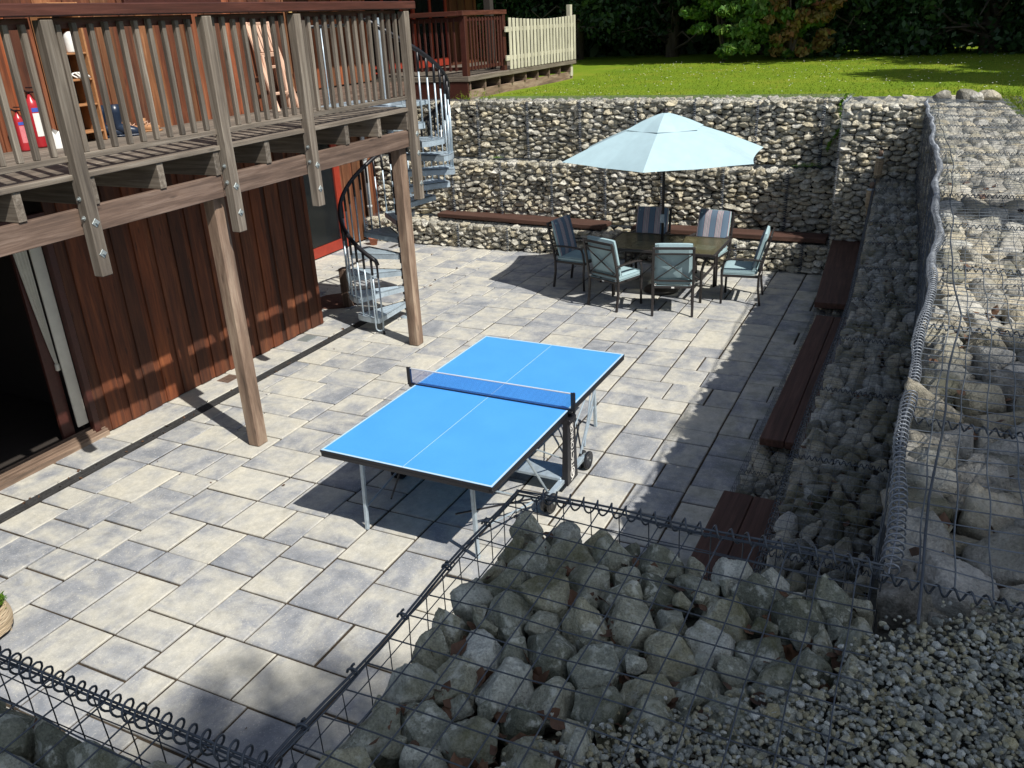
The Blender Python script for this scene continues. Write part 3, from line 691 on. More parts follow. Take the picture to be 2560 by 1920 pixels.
# --- dead leaves
def leaf_shape(mb, c, s, a, tilt, curl):
    pts = [(-1, 0), (-.6, .42), (-.1, .62), (.35, .45), (1, 0), (.35, -.45), (-.1, -.62), (-.6, -.42)]
    V = [(0, 0, 0)]+[(u, v, curl*(v*v*1.2+.5*u*u)+.15*math.sin(u*4+v*7)) for u, v in pts]
    M_ = Euler((tilt[0], tilt[1], a)).to_matrix(); V = [tuple(Vector(c)+M_@(Vector(q)*s)) for q in V]
    mb.add(V, [(0, i+1, (i+1) % 8+1) for i in range(8)])
def leaves():
    mb = MB()
    def put(n, x0, x1, y0, y1, z0, z1, s0, s1, cond=None):
        k = 0
        while k < n:
            x, y = random.uniform(x0, x1), random.uniform(y0, y1)
            if cond and not cond(x, y): continue
            leaf_shape(mb, (x, y, random.uniform(z0, z1)), random.uniform(s0, s1), random.uniform(0, 6.3), (random.gauss(0, .5), random.gauss(0, .5)), random.uniform(-.6, .8)); k += 1
    put(420, .85, 1.88, .02, .93, 2.37, 2.44, .014, .036, lambda x, y: not gravel_in(x+.1, y))
    put(80, .85, 1.9, .0, .9, 2.42, 2.455, .015, .035, lambda x, y: abs(x-np.interp(y, [-.05, .1, .2, .4, .6, .75], [1.72, 1.45, 1.36, 1.24, 1.02, .75])) < .13)
    put(120, -.3, .8, .9, 2.0, 2.30, 2.42, .014, .03)
    put(320, 2, 8, -1.0, -.05, 2.37, 2.44, .015, .035)
    put(130, 3.5, 12, .05, .5, 1.40, 1.47, .015, .03)
    put(60, 2.2, 12, 6.84, 7.0, .004, .012, .010, .024); put(35, 2.5, 12, 2.0, 7.3, .005, .012, .008, .02); put(30, 8.9, 12.8, 7, 9.6, .004, .01, .01, .03)
    o = mb.build('leaf_litter', m_leafd); o['kind'] = 'stuff'; tag(o, 'brown dead leaves caught between the rocks and along the drain', 'leaf litter')
leaves()

# ================================================================ BENCHES
def bench(label, x0, y0, x1, y1, wd, z, nb=2, ry=None):
    t = thing('bench_top', label, 'bench', ((x0+x1)/2, (y0+y1)/2, z-.05), group='dark timber bench tops on the low gabion walls')
    d = Vector((x1-x0, y1-y0, 0)); d.normalize(); n = Vector((-d.y, d.x, 0))
    for k in range(nb):
        o = (k-(nb-1)/2)*wd/nb
        mb = MB(); mb.beam((x0+n.x*o, y0+n.y*o, z-.035-.002*k), (x1+n.x*o, y1+n.y*o, z-.035-.002*k), wd/nb-.004, .07, ch=.006); mb.build('plank', m_bench, t)
    mb = MB()
    for f in (.12, .5, .88):
        p = Vector((x0, y0, 0)).lerp(Vector((x1, y1, 0)), f); mb.beam(p-n*(wd/2-.03)+Vector((0, 0, z-.085)), p+n*(wd/2-.03)+Vector((0, 0, z-.085)), .07, .03)
    mb.build('batten', m_bench, t)
bench('long sunlit bench plank on the far wall, running left from behind the striped chairs', 13.75, 8.25, 13.52, 4.9, .42, .53, 1)
bench('bench plank on the far wall behind the dining table, ending at the right corner', 13.55, 4.42, 13.52, 1.33, .36, .53, 1)
bench('farthest bench of the shaded right side, a broad dark board beside the bamboo torches', 13.62, 1.02, 10.22, .84, .47, .53, 1)
bench('middle bench of the shaded right side, two long boards side by side', 9.74, .79, 6.44, .80, .40, .53, 2)
bench('nearest bench of the shaded right side, partly hidden by the near basket', 5.50, .86, 2.9, .89, .44, .53, 2)

# ================================================================ CHALET
def boards(x0, x1, y, z0, z1, m, parent, face=-1, wdt=.155, along='x', name='wall'):
    """board-on-board vertical cladding; alternate boards stand proud"""
    mb = MB(); x = x0; k = 0
    while x < x1-.01:
        wd = min(wdt*random.uniform(.9, 1.1), x1-x); pr = .022 if k % 2 else 0
        a, b = (x-.02, x+wd+.02) if pr else (x, x+wd)
        a = max(a, x0); b = min(b, x1)
        yy = y+face*pr
        if along == 'x': mb.box(a, b, min(yy, yy-face*.022), max(yy, yy-face*.022), z0-random.uniform(0, .012), z1, .003)
        else: mb.box(min(yy, yy-face*.022), max(yy, yy-face*.022), a, b, z0-random.uniform(0, .012), z1, .003)
        x += wd; k += 1
    return mb.build(name, m, parent)
def chalet():
    t = thing('chalet', 'dark red timber chalet on the left with board cladding above and below the deck', 'chalet', (7, 8.5, 0))
    boards(5.172, 8.84, 7.44, .015, 2.62, m_clad, t, wdt=.128)
    boards(7.46, 9.75, 8.85, .015, 2.62, m_clad, t, face=1, along='y')
    mb = MB(); mb.box(8.80, 8.87, 7.405, 7.47, .01, 2.62); mb.build('corner_board', m_clad, t)
    boards(12.66, 14.05, 9.78, .015, 2.62, m_cladu, t); boards(8.87, 11.15, 9.78, .015, 2.62, m_clad, t)
    # upper storey
    boards(2.0, 6.55, 7.44, 2.86, 5.3, m_cladu, t); boards(7.9, 8.97, 7.44, 2.86, 5.3, m_cladu, t)
    boards(6.55, 7.9, 7.44, 2.86, 4.10, m_cladu, t); boards(6.55, 7.9, 7.44, 5.0, 5.3, m_cladu, t)
    boards(8.9, 14.05, 9.78, 2.86, 5.4, m_cladu, t)
    boards(7.46, 9.75, 9.0, 2.86, 5.4, m_clad, t, face=1, along='y')
    boards(9.8, 12.0, 14.07, .4, 5.4, m_clad, t, face=1, along='y')
    # upper window
    f = MB(); f.box(6.56, 7.89, 7.39, 7.43, 4.10, 4.17); f.box(6.56, 7.89, 7.39, 7.43, 4.93, 5.0); f.box(6.56, 6.63, 7.392, 7.428, 4.17, 4.93); f.box(7.82, 7.89, 7.392, 7.428, 4.17, 4.93); f.box(7.2, 7.26, 7.394, 7.426, 4.17, 4.93)
    fw = f.build('window', m_dred, t); p = MB(); p.box(6.63, 7.82, 7.408, 7.412, 4.17, 4.93, .001); p.build('pane', m_pane, fw)
    # lower sliding door opening on the left: frame, threshold, dark room, curtain
    f = MB(); f.box(5.10, 5.168, 7.43, 7.50, .06, 2.2); f.box(2.0, 5.168, 7.435, 7.55, 2.2, 2.34); f.box(4.83, 4.965, 7.56, 7.60, .08, 2.2)
    d = f.build('door_frame', m_dred, t); f = MB(); f.box(4.972, 5.095, 7.500, 7.52, .17, 2.19); f.build('white_jamb', m_cream, d)
    s = MB()
    for k, y in enumerate((7.40, 7.435, 7.475, 7.52)): s.box(1.6, 5.22, y, y+.022, .01, .07+.012*k, .003)
    s.box(1.6, 5.22, 7.385, 7.60, -.02, .045, .004); s.build('threshold', m_post, d)
    cu = MB(); n = 30
    V = []; zs = np.linspace(.86, 2.18, 14)
    for zi in zs:
        for q in range(n):
            u = q/(n-1); wd_ = .02+.135*((zi-.86)/1.3)**.8; V.append((4.968-wd_*u, 7.545+.012*math.sin(u*26+zi*1.5), zi))
    i, j = np.meshgrid(np.arange(13), np.arange(n-1), indexing='ij'); i = i.ravel(); j = j.ravel(); c_ = i*n+j
    cu.add(V, np.stack([c_, c_+1, c_+n+1, c_+n], 1)); cu.box(4.935, 4.975, 7.53, 7.56, .80, .87)
    cu.build('curtain', m_cream, t, smooth=True)
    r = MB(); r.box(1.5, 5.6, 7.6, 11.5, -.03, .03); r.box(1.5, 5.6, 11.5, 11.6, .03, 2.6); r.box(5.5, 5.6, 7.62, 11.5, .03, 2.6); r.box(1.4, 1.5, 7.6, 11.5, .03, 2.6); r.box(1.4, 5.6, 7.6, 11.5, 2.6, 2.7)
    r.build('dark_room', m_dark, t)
    # recess window-door
    f = MB(); f.box(12.50, 12.66, 9.72, 9.80, .02, 2.3); f.box(11.15, 11.30, 9.72, 9.80, .02, 2.3); f.box(11.30, 12.50, 9.725, 9.795, .02, .20); f.box(11.30, 12.50, 9.725, 9.795, 2.12, 2.3)
    fd = f.build('glazed_door', m_red, t); p = MB(); p.box(11.30, 12.50, 9.755, 9.765, .20, 2.12, .001); p.build('pane', m_pane, fd)
    r = MB(); r.box(11.0, 12.9, 10.2, 10.3, 0, 2.6); r.box(10.9, 11.0, 9.82, 10.3, 0, 2.6); r.box(12.8, 12.9, 9.82, 10.2, 0, 2.6); r.box(11, 12.8, 9.82, 10.2, -.02, .03); r.build('room_behind_door', m_cream, t)
    c = MB(); 
    V = [(x, 9.86+.015*math.sin(x*60), z) for z in (.2, 2.2) for x in np.linspace(11.32, 11.75, 24)]
    c.add(V, [(i, i+1, i+25, i+24) for i in range(23)]); c.build('curtain', m_white, t, smooth=True)
    p = MB(); p.tube([(13.38, 9.66, .04), (13.38, 9.66, 2.6)], .042, 12)
    for z in (.6, 1.5): p.lathe([(.042, 0), (.05, 0), (.05, .05), (.042, .05)], (13.38, 9.66, z), 14)
    p.build('downpipe', m_pipe, t, smooth=True)
    # upper floor slab over the recess and roof over the recess (gives the shade on that wall)
    f = MB(); f.box(8.92, 14.05, 8.9, 9.74, 2.62, 2.83); f.box(2, 8.8, 7.46, 12, 2.64, 2.8); f.build('upper_floor', m_beam, t)
    f = MB(); f.box(8.75, 14.6, 7.95, 12.5, 5.42, 5.6); f.box(1.5, 8.75, 7.3, 12.5, 5.42, 5.6); f.build('roof', m_rail, t)
    # solid back so no light leaks
    f = MB(); f.box(2.0, 8.75, 7.55, 7.6, 2.9, 5.4); f.box(8.9, 13.95, 9.86, 9.9, 2.9, 5.4); f.box(5.65, 8.75, 7.5, 7.54, .05, 2.6); f.box(8.87, 10.85, 9.84, 9.9, 0, 2.6); f.box(12.95, 14, 9.84, 9.9, 0, 2.6)
    f.build('inner_lining', m_dark, t)
chalet()
for (x, y, lab) in ((6.83, 7.26, 'square drain grate at the foot of the cladding, behind the near post'), (8.30, 7.25, 'square metal drain grate at the right end of the dark cladding')):
    mb = MB(); mb.box(x-.11, x+.11, y-.09, y+.09, -.01, .004, .001)
    for k in range(7): mb.box(x-.09+k*.027, x-.078+k*.027, y-.075, y+.075, .003, .0075, .001)
    tag(mb.build('drain_grate', m_plate if x > 8 else m_beam), lab, 'drain grate')
mb = MB(); mb.lathe([(0.0, .012), (.2, .014), (.36, .012), (.385, .006), (.39, -.002)], (9.80, 7.86, 0), 40); tag(mb.build('manhole_cover', m_red if False else plain('rust_brown_disc', (.10, .045, .03), .8, var=.3)), 'round rust-brown cover lying on the paving behind the spiral stair', 'cover')

# ================================================================ DECK
def deck():
    t = thing('deck', 'raised weathered timber deck with vertical balusters, carried by two thick posts', 'deck', (6, 6.5, 2.8))
    x0, x1 = 2.2, 8.74
    # floor boards run along the edge
    y = 5.545; k = 0
    while y < 7.42:
        mb = MB(); mb.box(x0, x1, y, min(y+.140, 7.425), 2.872, 2.912, .004)
        mb.build('floor_board', m_grey, t); y += .146; k += 1
    for x in (2.45, 3.10, 3.70, 4.30, 4.95, 5.57, 6.22, 6.86, 7.45, 8.05, 8.64):
        mb = MB(); mb.box(x-.032, x+.032, 5.562, 7.40, 2.668, 2.870, .003); mb.build('joist', m_grey, t)
    for a, b in ((x0, 5.60), (5.61, 8.74)):
        mb = MB(); mb.box(a, b, 5.577, 5.635, 2.475, 2.664, .004); mb.build('beam', m_beam, t)
    for i, (x, y) in enumerate(((5.62, 5.735), (8.60, 5.715))):
        mb = MB(); hx = .07
        mb.obox((x, y, 1.237), np.eye(3), (hx, hx, 1.237), .012); mb.build('post', m_post, t)
    nx = (2.75, 4.19, 5.66, 6.80, 8.68)
    for x in nx:
        zb = 1.86 if x > 8 else 2.16
        mb = MB(); mb.box(x-.048, x+.048, 5.482, 5.574, zb, 3.93, .005); o = mb.build('newel_post', m_grey, t)
        for dz in (2.33, 2.56) if x < 8 else (2.05, 2.40, 2.62):
            p = MB(); a = R(45); p.obox((x, 5.479, dz), [(math.cos(a), 0, math.sin(a)), (0, 1, 0), (-math.sin(a), 0, math.cos(a))], (.024, .003, .024), .001)
            p.tube([(x, 5.482, dz), (x, 5.460, dz)], .009, 6); p.build('bolt_plate', m_plate, o)
        if x < 8:
            for dz in (2.60, 2.74):
                p = MB(); p.tube([(x-.046, 5.53, dz), (x-.068, 5.53, dz)], .008, 6); p.tube([(x-.048, 5.53, dz), (x-.053, 5.53, dz)], .018, 10); p.build('bolt', m_plate, o)
    for a, b in zip(nx[:-1], nx[1:]):
        mb = MB(); mb.box(a+.046, b-.046, 5.548, 5.592, 3.0, 3.045, .004); mb.build('bottom_rail', m_grey, t)
        mb = MB(); mb.box(a+.05, b-.05, 5.598, 5.642, 3.875, 3.945, .004); mb.build('top_rail', m_rail, t)
        n = max(2, round((b-a)/.128)); 
        for k in range(1, n):
            x = a+(b-a)*k/n; mb = MB(); tl = random.gauss(0, .003); mb.beam((x+tl, 5.574, 3.046), (x-tl, 5.574, 3.905+random.uniform(-.01, .02)), .040, .040, (0, 1, 0), .004); mb.build('baluster', m_grey, t)
    mb = MB(); mb.box(x0, 8.86, 5.470, 5.64, 3.952, 4.03, .006); mb.build('handrail', m_rail, t)
    # short return rail back to the house corner
    mb = MB(); mb.box(8.63, 8.73, 6.9, 7.0, 2.85, 3.93); mb.build('newel_post', m_grey, t)
    return t
deck()
# --- the spiral stair
def spiral():
    cx, cy, RO = 9.55, 6.43, .80
    t = thing('spiral_stair', 'galvanised steel spiral stair with black handrail, winding up to the deck', 'spiral stair', (cx, cy, 0))
    mb = MB(); mb.tube([(cx, cy, 0), (cx, cy, 3.9)], .040, 16); mb.lathe([(.13, 0), (.13, .01), (.05, .012)], (cx, cy, 0), 20); mb.build('centre_pole', m_galv, t, smooth=True)
    N_ = 13; rise = 2.91/N_; a0 = 168; da = 27
    def ang(k): return R(a0-da*k)
    P = lambda a, r, z: (cx+r*math.cos(a), cy+r*math.sin(a), z)
    for k in range(N_-1):
        z = rise*(k+1); a = ang(k); h = R(16); mb = MB()
        # wedge tread with rounded outer end, down-turned lips
        pts = [P(a-h*.95, .05, z), P(a+h*.95, .05, z)]
        lo = P(a+h, RO-.03, z); arc = [P(a+h-(2*h)*q/6, RO if 0 < q < 6 else RO-.02, z) for q in range(7)]
        ring = [P(a-R(38), .05, z), P(a+R(38), .05, z)]+arc
        n = len(ring); V = [(x, y, zz) for x, y, zz in ring]+[(x, y, zz-.012) for x, y, zz in ring]
        F = [tuple(range(n)), tuple(range(2*n-1, n-1, -1))]+[(i, i+n, (i+1) % n+n, (i+1) % n) for i in range(n)]
        mb.add(V, F)
        c2 = ring[1:]+[ring[0]]
        rim = [ring[1]]+arc+[ring[0]]
        for p, q in zip(rim[:-1], rim[1:]):
            mb.quad([(p[0], p[1], z), (q[0], q[1], z), (q[0], q[1], z-.075), (p[0], p[1], z-.075)])
        for f in (-.55, 0, .55):
            mb.beam(P(a+h*f*1.3, .12, z+.002), P(a+h*f, RO-.06, z+.002), .012, .006)
        o = mb.build('tread', m_galv, t)
        s = MB(); s.lathe([(.045, -.11), (.052, -.11), (.052, .02), (.045, .02)], (cx, cy, z), 16); s.lathe([(.046, -.02), (.0535, -.02), (.0535, .0), (.046, .0)], (cx, cy, z-.10), 16); s.build('collar', m_black, o, smooth=True)
        b1 = MB(); b1.beam(P(a-R(30), .05, z+.001), P(a-h*.9, RO-.08, z+.001), .02, .004); b1.build('grip_strip', m_black, o)
        # balusters, two per tread
        for f in (-.66, -.33, 0) if False else (-.5, -.17, .17):
            aa = a+R(da)*f*-1; zt = rise*(k+1)+(-f*-1*rise)+.93
            aa = a - R(da)*f; zr = z + f*rise + .94
            b = MB(); b.tube([P(aa, RO-.018, z-.08), P(aa, RO-.018, zr-.22)], .0115, 8); b.build('baluster', m_galv, t, smooth=True)
            b = MB(); b.tube([P(aa, RO-.018, zr-.24), P(aa, RO-.018, zr)], .0165, 8); b.build('baluster_sleeve', m_black, t, smooth=True)
    # handrail helix
    H = []
    for q in np.linspace(-.7, N_-.6, 90):
        z = rise*(q+1)+.94; aa = ang(q); H.append(P(aa, RO-.018, z))
    H = [P(ang(-.75), RO-.02, H[0][2]-.06)]+H
    mb = MB(); mb.tube(H, .028, 10); mb.build('handrail', m_black, t, smooth=True)
    # first hoop baluster at the foot
    a = ang(-.72); zt = 1.06; b = MB()
    b.tube([P(a, RO-.02, .0), P(a, RO-.02, .80)], .011, 8); b.build('foot_post', m_galv, t, smooth=True)
    b = MB(); c_, s_ = math.cos(a-1.2), math.sin(a-1.2); bp = P(a, RO-.02, 0); pts = []
    for q in np.linspace(0, math.pi, 8): pts.append((bp[0]+(.05-.05*math.cos(q))*c_, bp[1]+(.05-.05*math.cos(q))*s_, .76+.05*math.sin(q)))
    for q in np.linspace(0, math.pi, 8): pts.append((bp[0]+(.10+.0-(.05-.05*math.cos(q)))*c_, bp[1]+(.10-(.05-.05*math.cos(q)))*s_, .10-.05*math.sin(q)))
    b.tube(pts, .009, 8); b.build('foot_hoop', m_galv, t, smooth=True)
    b = MB(); b.tube([P(a, RO-.02, .78), P(a, RO-.02, 1.02)], .014, 8); b.tube([P(a, RO-.02, 0), P(a, RO-.02, .05)], .016, 8); b.build('baluster_sleeve', m_black, t, smooth=True)
    # landing
    mb = MB(); a1, a2 = ang(11.6), ang(15.0); V = []
    L = [P(a1, .05, 2.85)]+[P(a1+(a2-a1)*q/6, RO+.02, 2.85) for q in range(7)]+[(8.74, 6.45, 2.85), (8.74, 6.9, 2.85), (cx-.02, 6.9, 2.85)]
    mb.box(8.745, cx+.05, 5.86, 6.98, 2.86, 2.912, .004); o = mb.build('landing', m_galv, t)
    for x in (8.85, 9.05, 9.25, 9.45):
        b = MB(); b.tube([(x, 6.97, 2.85), (x, 6.97, 3.80)], .0095, 8); b.build('baluster', m_galv, t, smooth=True)
    b = MB(); b.tube([(8.78, 6.97, 3.82), (9.6, 6.97, 3.82)], .02, 8); b.build('landing_rail', m_black, t, smooth=True)
spiral()
mb = MB(); mb.obox((9.65, 7.55, .29), np.eye(3), (.06, .06, .29), .006); 
tag(mb.build('timber_post', m_beam), 'short timber post standing behind the lower treads of the spiral stair', 'post')

# ================================================================ THINGS ON THE DECK
def extinguisher(x, y, s, lab):
    t = thing('fire_extinguisher', lab, 'fire extinguisher', (x, y, 2.85), group='fire extinguishers on the deck')
    mb = MB(); mb.lathe([(0, 0), (.055*s, 0), (.06*s, .015), (.06*s, .36*s), (.052*s, .40*s), (.025*s, .43*s), (.018*s, .46*s), (0, .46*s)], (x, y, 2.852), 20); b = mb.build('cylinder', plain('extinguisher_red', (.38, .022, .03), .3, var=.05), t, smooth=True)
    mb = MB(); th = np.linspace(-2.4, -.4, 10); V = [(x+.0612*s*math.cos(a), y+.0612*s*math.sin(a), 2.852+z) for z in (.10*s, .30*s) for a in th]
    mb.add(V, [(i, i+1, i+11, i+10) for i in range(9)]); mb.build('paper_label', m_white if s > .9 else plain('pale_red_label', (.60, .18, .2), .4), b)
    mb = MB(); th = np.linspace(-2.4, -.4, 10); V = [(x+.0616*s*math.cos(a), y+.0616*s*math.sin(a), 2.852+z) for z in (.31*s, .345*s) for a in th]
    mb.add(V, [(i, i+1, i+11, i+10) for i in range(9)]); mb.build('blue_band', plain('label_blue', (.05, .10, .45), .4), b)
    mb = MB(); mb.box(x-.012, x+.012, y-.10, y+.03, 2.852+.47*s, 2.852+.485*s); mb.box(x-.010, x+.010, y-.09, y+.02, 2.852+.51*s, 2.852+.522*s); mb.build('handle', m_black, t)
    mb = MB(); mb.tube([(x, y, 2.852+.46*s), (x-.06, y-.02, 2.852+.50*s), (x-.10, y-.01, 2.852+.42*s), (x-.085, y, 2.852+.25*s)], .009, 8); mb.build('hose', m_black, t, smooth=True)
extinguisher(5.05, 7.28, .72, 'smaller pinkish-red fire extinguisher, the left one on the deck')
extinguisher(5.27, 7.36, 1.0, 'taller red fire extinguisher with a white label, against the wall beside the bag')
mb = MB(); n = 14
V = []
for zi, sc_ in ((0, 1), (.06, 1.05), (.12, .9), (.14, .75)):
    for q in range(n):
        a = q/n*6.283; V.append((5.30+.11*sc_*math.cos(a)*(1+.12*math.sin(q*5+zi*20)), 7.12+.075*sc_*math.sin(a)*(1+.15*math.cos(q*3)), 2.852+zi*(1+.2*math.sin(q*2.1))))
mb.add(V, [(k*n+q, k*n+(q+1) % n, (k+1)*n+(q+1) % n, (k+1)*n+q) for k in range(3) for q in range(n)]); 
tag(mb.build('plastic_bag', m_white, None, smooth=True), 'crumpled white plastic bag on the deck boards beside the tall extinguisher', 'bag')
def shelf():
    t = thing('shelf_unit', 'narrow wooden shelf unit standing against the chalet wall on the deck', 'shelf', (5.65, 7.3, 2.85))
    ms = plain('shelf_plywood', (.36, .17, .07), .6, var=.15); md = m_dark
    for a, b, nm in ((5.50, 5.52, 'side_panel'), (5.79, 5.81, 'side_panel')):
        mb = MB(); mb.box(a, b, 7.14, 7.41, 2.852, 4.05); mb.build(nm, ms, t)
    mb = MB(); mb.box(5.52, 5.79, 7.395, 7.405, 2.86, 4.05); mb.build('back_panel', md, t)
    for z in (2.93, 3.17, 3.39, 3.615, 3.86, 4.03):
        mb = MB(); mb.box(5.521, 5.789, 7.145, 7.393, z, z+.018); mb.build('shelf_board', ms, t)
shelf()
mb = MB(); mb.lathe([(0, 0), (.05, 0), (.052, .01), (.052, .12), (.045, .155), (.02, .175), (0, .178)], (5.69, 7.20, 3.635), 18); tag(mb.build('lidded_tub', m_white, None, smooth=True), 'white lidded tub on the upper shelf of the shelf unit', 'tub')
mb = MB(); P = [(5.70+.05*math.cos(a*1.7)*(1+.3*math.sin(a*3)), 7.17+.05*math.sin(a*2.3), 3.41+.05*abs(math.sin(a*1.3))) for a in np.linspace(0, 12, 60)]; mb.tube(P, .008, 6); tag(mb.build('rope_bundle', m_white, None, smooth=True), 'tangled bundle of white cord on the middle shelf', 'cord')
def wellies():
    t = thing('rubber_boots', 'pair of dark navy rubber boots standing on the deck by the shelf unit', 'boots', (5.72, 7.18, 2.85))
    mn = plain('navy_rubber', (.012, .022, .045), .3, var=.1)
    for k, (x, y) in enumerate(((5.90, 7.30), (6.00, 7.20))):
        mb = MB(); P = [(x, y+.0, 2.852+z) for z in (.30, .22, .15, .09)]+[(x+.05, y-.05, 2.852+.062), (x+.10, y-.10, 2.852+.045), (x+.14, y-.14, 2.852+.035)]
        mb.tube(P, [.062, .058, .052, .052, .050, .044, .026], 14); mb.beam((x-.04, y+.04, 2.862), (x+.15, y-.15, 2.862), .085, .02, ch=.008); mb.build('boot', mn, t, smooth=True)
wellies()
def shoes():
    t = thing('walking_boots', 'pair of tan walking boots beside the rubber boots', 'boots', (6.08, 7.28, 2.85))
    mt_ = plain('tan_leather', (.40, .20, .09), .7, var=.25)
    for k, (x, y) in enumerate(((6.22, 7.33), (6.38, 7.27))):
        mb = MB(); mb.tube([(x, y+.03, 2.98), (x, y+.03, 2.92), (x+.02, y, 2.89), (x+.05, y-.06, 2.882), (x+.07, y-.12, 2.876)], [.045, .045, .046, .043, .030], 12); mb.beam((x-.01, y+.07, 2.858), (x+.08, y-.14, 2.858), .085, .018, ch=.006); mb.build('boot', mt_, t, smooth=True)
        mb = MB(); mb.tube([(x-.04+.1*q+.02*math.sin(q*20), y-.02-.05*q, 2.95-.03*q+.015*math.cos(q*17)) for q in np.linspace(0, 1, 12)], .004, 5); mb.build('lace', m_chairw, t)
shoes()
def folded_chair():
    t = thing('folding_chair', 'folded slatted wooden garden chair leaning against the chalet wall on the deck', 'chair', (8.3, 7.2, 2.85))
    b0 = Vector((8.14, 7.02, 2.86)); U = Vector((.40, .02, 0)); W = Vector((.0, .30, .97))
    for k in (0, 1):
        mb = MB(); mb.beam(b0+U*k, b0+U*k+W*1.05, .045, .025, (0, 1, 0)); mb.build('side_rail', m_chairw, t)
        mb = MB(); mb.beam(b0+U*(.1+.8*k)+Vector((0, .10, 0)), b0+U*(.1+.8*k)+Vector((0, .16, .62)), .03, .03, (0, 1, 0)); mb.build('leg', m_chairw, t)
    for f in (.98, .64, .50, .20):
        mb = MB(); mb.beam(b0+W*f, b0+U+W*f, .045 if f > .5 else .03, .02, (0, 1, .2)); mb.build('cross_bar', m_chairw, t)
    for k in range(6):
        a = b0+U*(.12+k*.152); mb = MB(); mb.beam(a+W*.67, a+W*.97, .04, .012, (0, 1, 0)); mb.build('slat', m_chairw, t)
folded_chair()
mb = MB(); mb.beam((9.0, 7.15, 2.86), (8.95, 7.32, 3.95), .05, .02, (0, 1, 0)); tag(mb.build('timber_batten', plain('new_pine', (.62, .42, .16), .7, var=.1)), 'new yellow timber batten leaning upright at the end of the deck', 'batten')

for o_ in list(COL.objects):
    if o_.parent is None and o_.name.split('.')[0] in ('fire_extinguisher', 'plastic_bag', 'shelf_unit', 'lidded_tub', 'rope_bundle', 'rubber_boots', 'walking_boots', 'folding_chair', 'timber_batten'): o_.location.z += .062
# ================================================================ SECOND DECK
def deck2():
    t = thing('far_deck', 'second low deck beyond the stair with dark red railing, at the edge of the lawn', 'deck', (17, 9, 2.5))
    z = 2.86; x0, x1, y0, y1 = 14.62, 19.95, 8.02, 10.6
    y = y0; k = 0
    mb = MB()
    while y < y1: mb.box(x0, x1, y, min(y+.14, y1), z-.03, z, .003); y += .146
    mb.build('floor', m_grey, t)
    mb = MB(); mb.box(x0-.01, x1, y0-.03, y0-.002, z-.09, z-.004); mb.box(x0-.035, x0-.006, y0-.03, y1, z-.09, z-.004); mb.build('edge_board', m_grey, t)
    x = x0+.1
    while x < x1:
        mb = MB(); mb.box(x, x+.05, y0+.02, y1, z-.26, z-.034); mb.build('joist', m_pale if False else m_beam, t); x += .62
    mb = MB(); mb.box(x0, x1, y0+.06, y0+.12, TOP-.12, z-.262); mb.build('plinth_board', m_post, t)
    mb = MB(); mb.box(x0-.02, x0+.02, y0, y1, TOP-.15, z-.10); mb.build('skirt_board', m_dred, t)
    for x, y in ((14.68, 8.08), (16.25, 8.08), (14.68, 9.3), (14.68, 10.4)):
        mb = MB(); mb.box(x-.055, x+.055, y-.055, y+.055, z, 3.9); mb.build('newel_post', m_dred, t)
    mb = MB(); mb.box(14.55, 16.35, 8.01, 8.15, 3.90, 3.98); mb.box(14.55, 14.74, 8.15, 10.6, 3.90, 3.978); mb.build('handrail', m_rail, t)
    mb = MB(); mb.box(14.74, 16.19, 8.06, 8.10, z+.10, z+.16); mb.box(14.66, 14.70, 8.14, 10.5, z+.10, z+.16); mb.box(14.74, 16.19, 8.06, 8.10, 3.80, 3.88); mb.box(14.66, 14.70, 8.14, 10.5, 3.80, 3.88); mb.build('rail', m_dred, t)
    for k in range(11):
        x = 14.85+k*.125; mb = MB(); mb.box(x, x+.04, 8.035, 8.06, z+.09, 3.86); mb.build('baluster', m_dred, t)
    for k in range(18):
        y = 8.25+k*.125; mb = MB(); mb.box(14.635, 14.66, y, y+.04, z+.09, 3.86); mb.build('baluster', m_dred, t)
deck2()
def pickets():
    t = thing('picket_fence', 'pale unpainted picket fence with a dipped top, on the far deck edge', 'fence', (18.1, 8.05, 2.86))
    n = 21; x0, x1 = 16.42, 19.85
    for k in range(n):
        x = x0+(x1-x0)*k/(n-1); h = .96-.05*math.sin(math.pi*k/(n-1)); mb = MB(); mb.box(x-.055, x+.055, 7.975, 7.995, 2.87, 2.87+h, .006); mb.build('picket', m_pale, t)
    for z in (3.05, 3.58):
        mb = MB(); mb.box(16.3, 19.95, 7.997, 8.04, z, z+.08); mb.build('rail', m_pale, t)
    mb = MB(); mb.box(19.75, 19.87, 8.042, 8.14, 2.5, 4.05); mb.build('fence_post', m_pale, t)
    for z in (3.04, 3.57):
        mb = MB(); mb.box(16.17, 16.33, 7.955, 7.99, z, z+.10); mb.build('end_block', m_pale, t)
pickets()
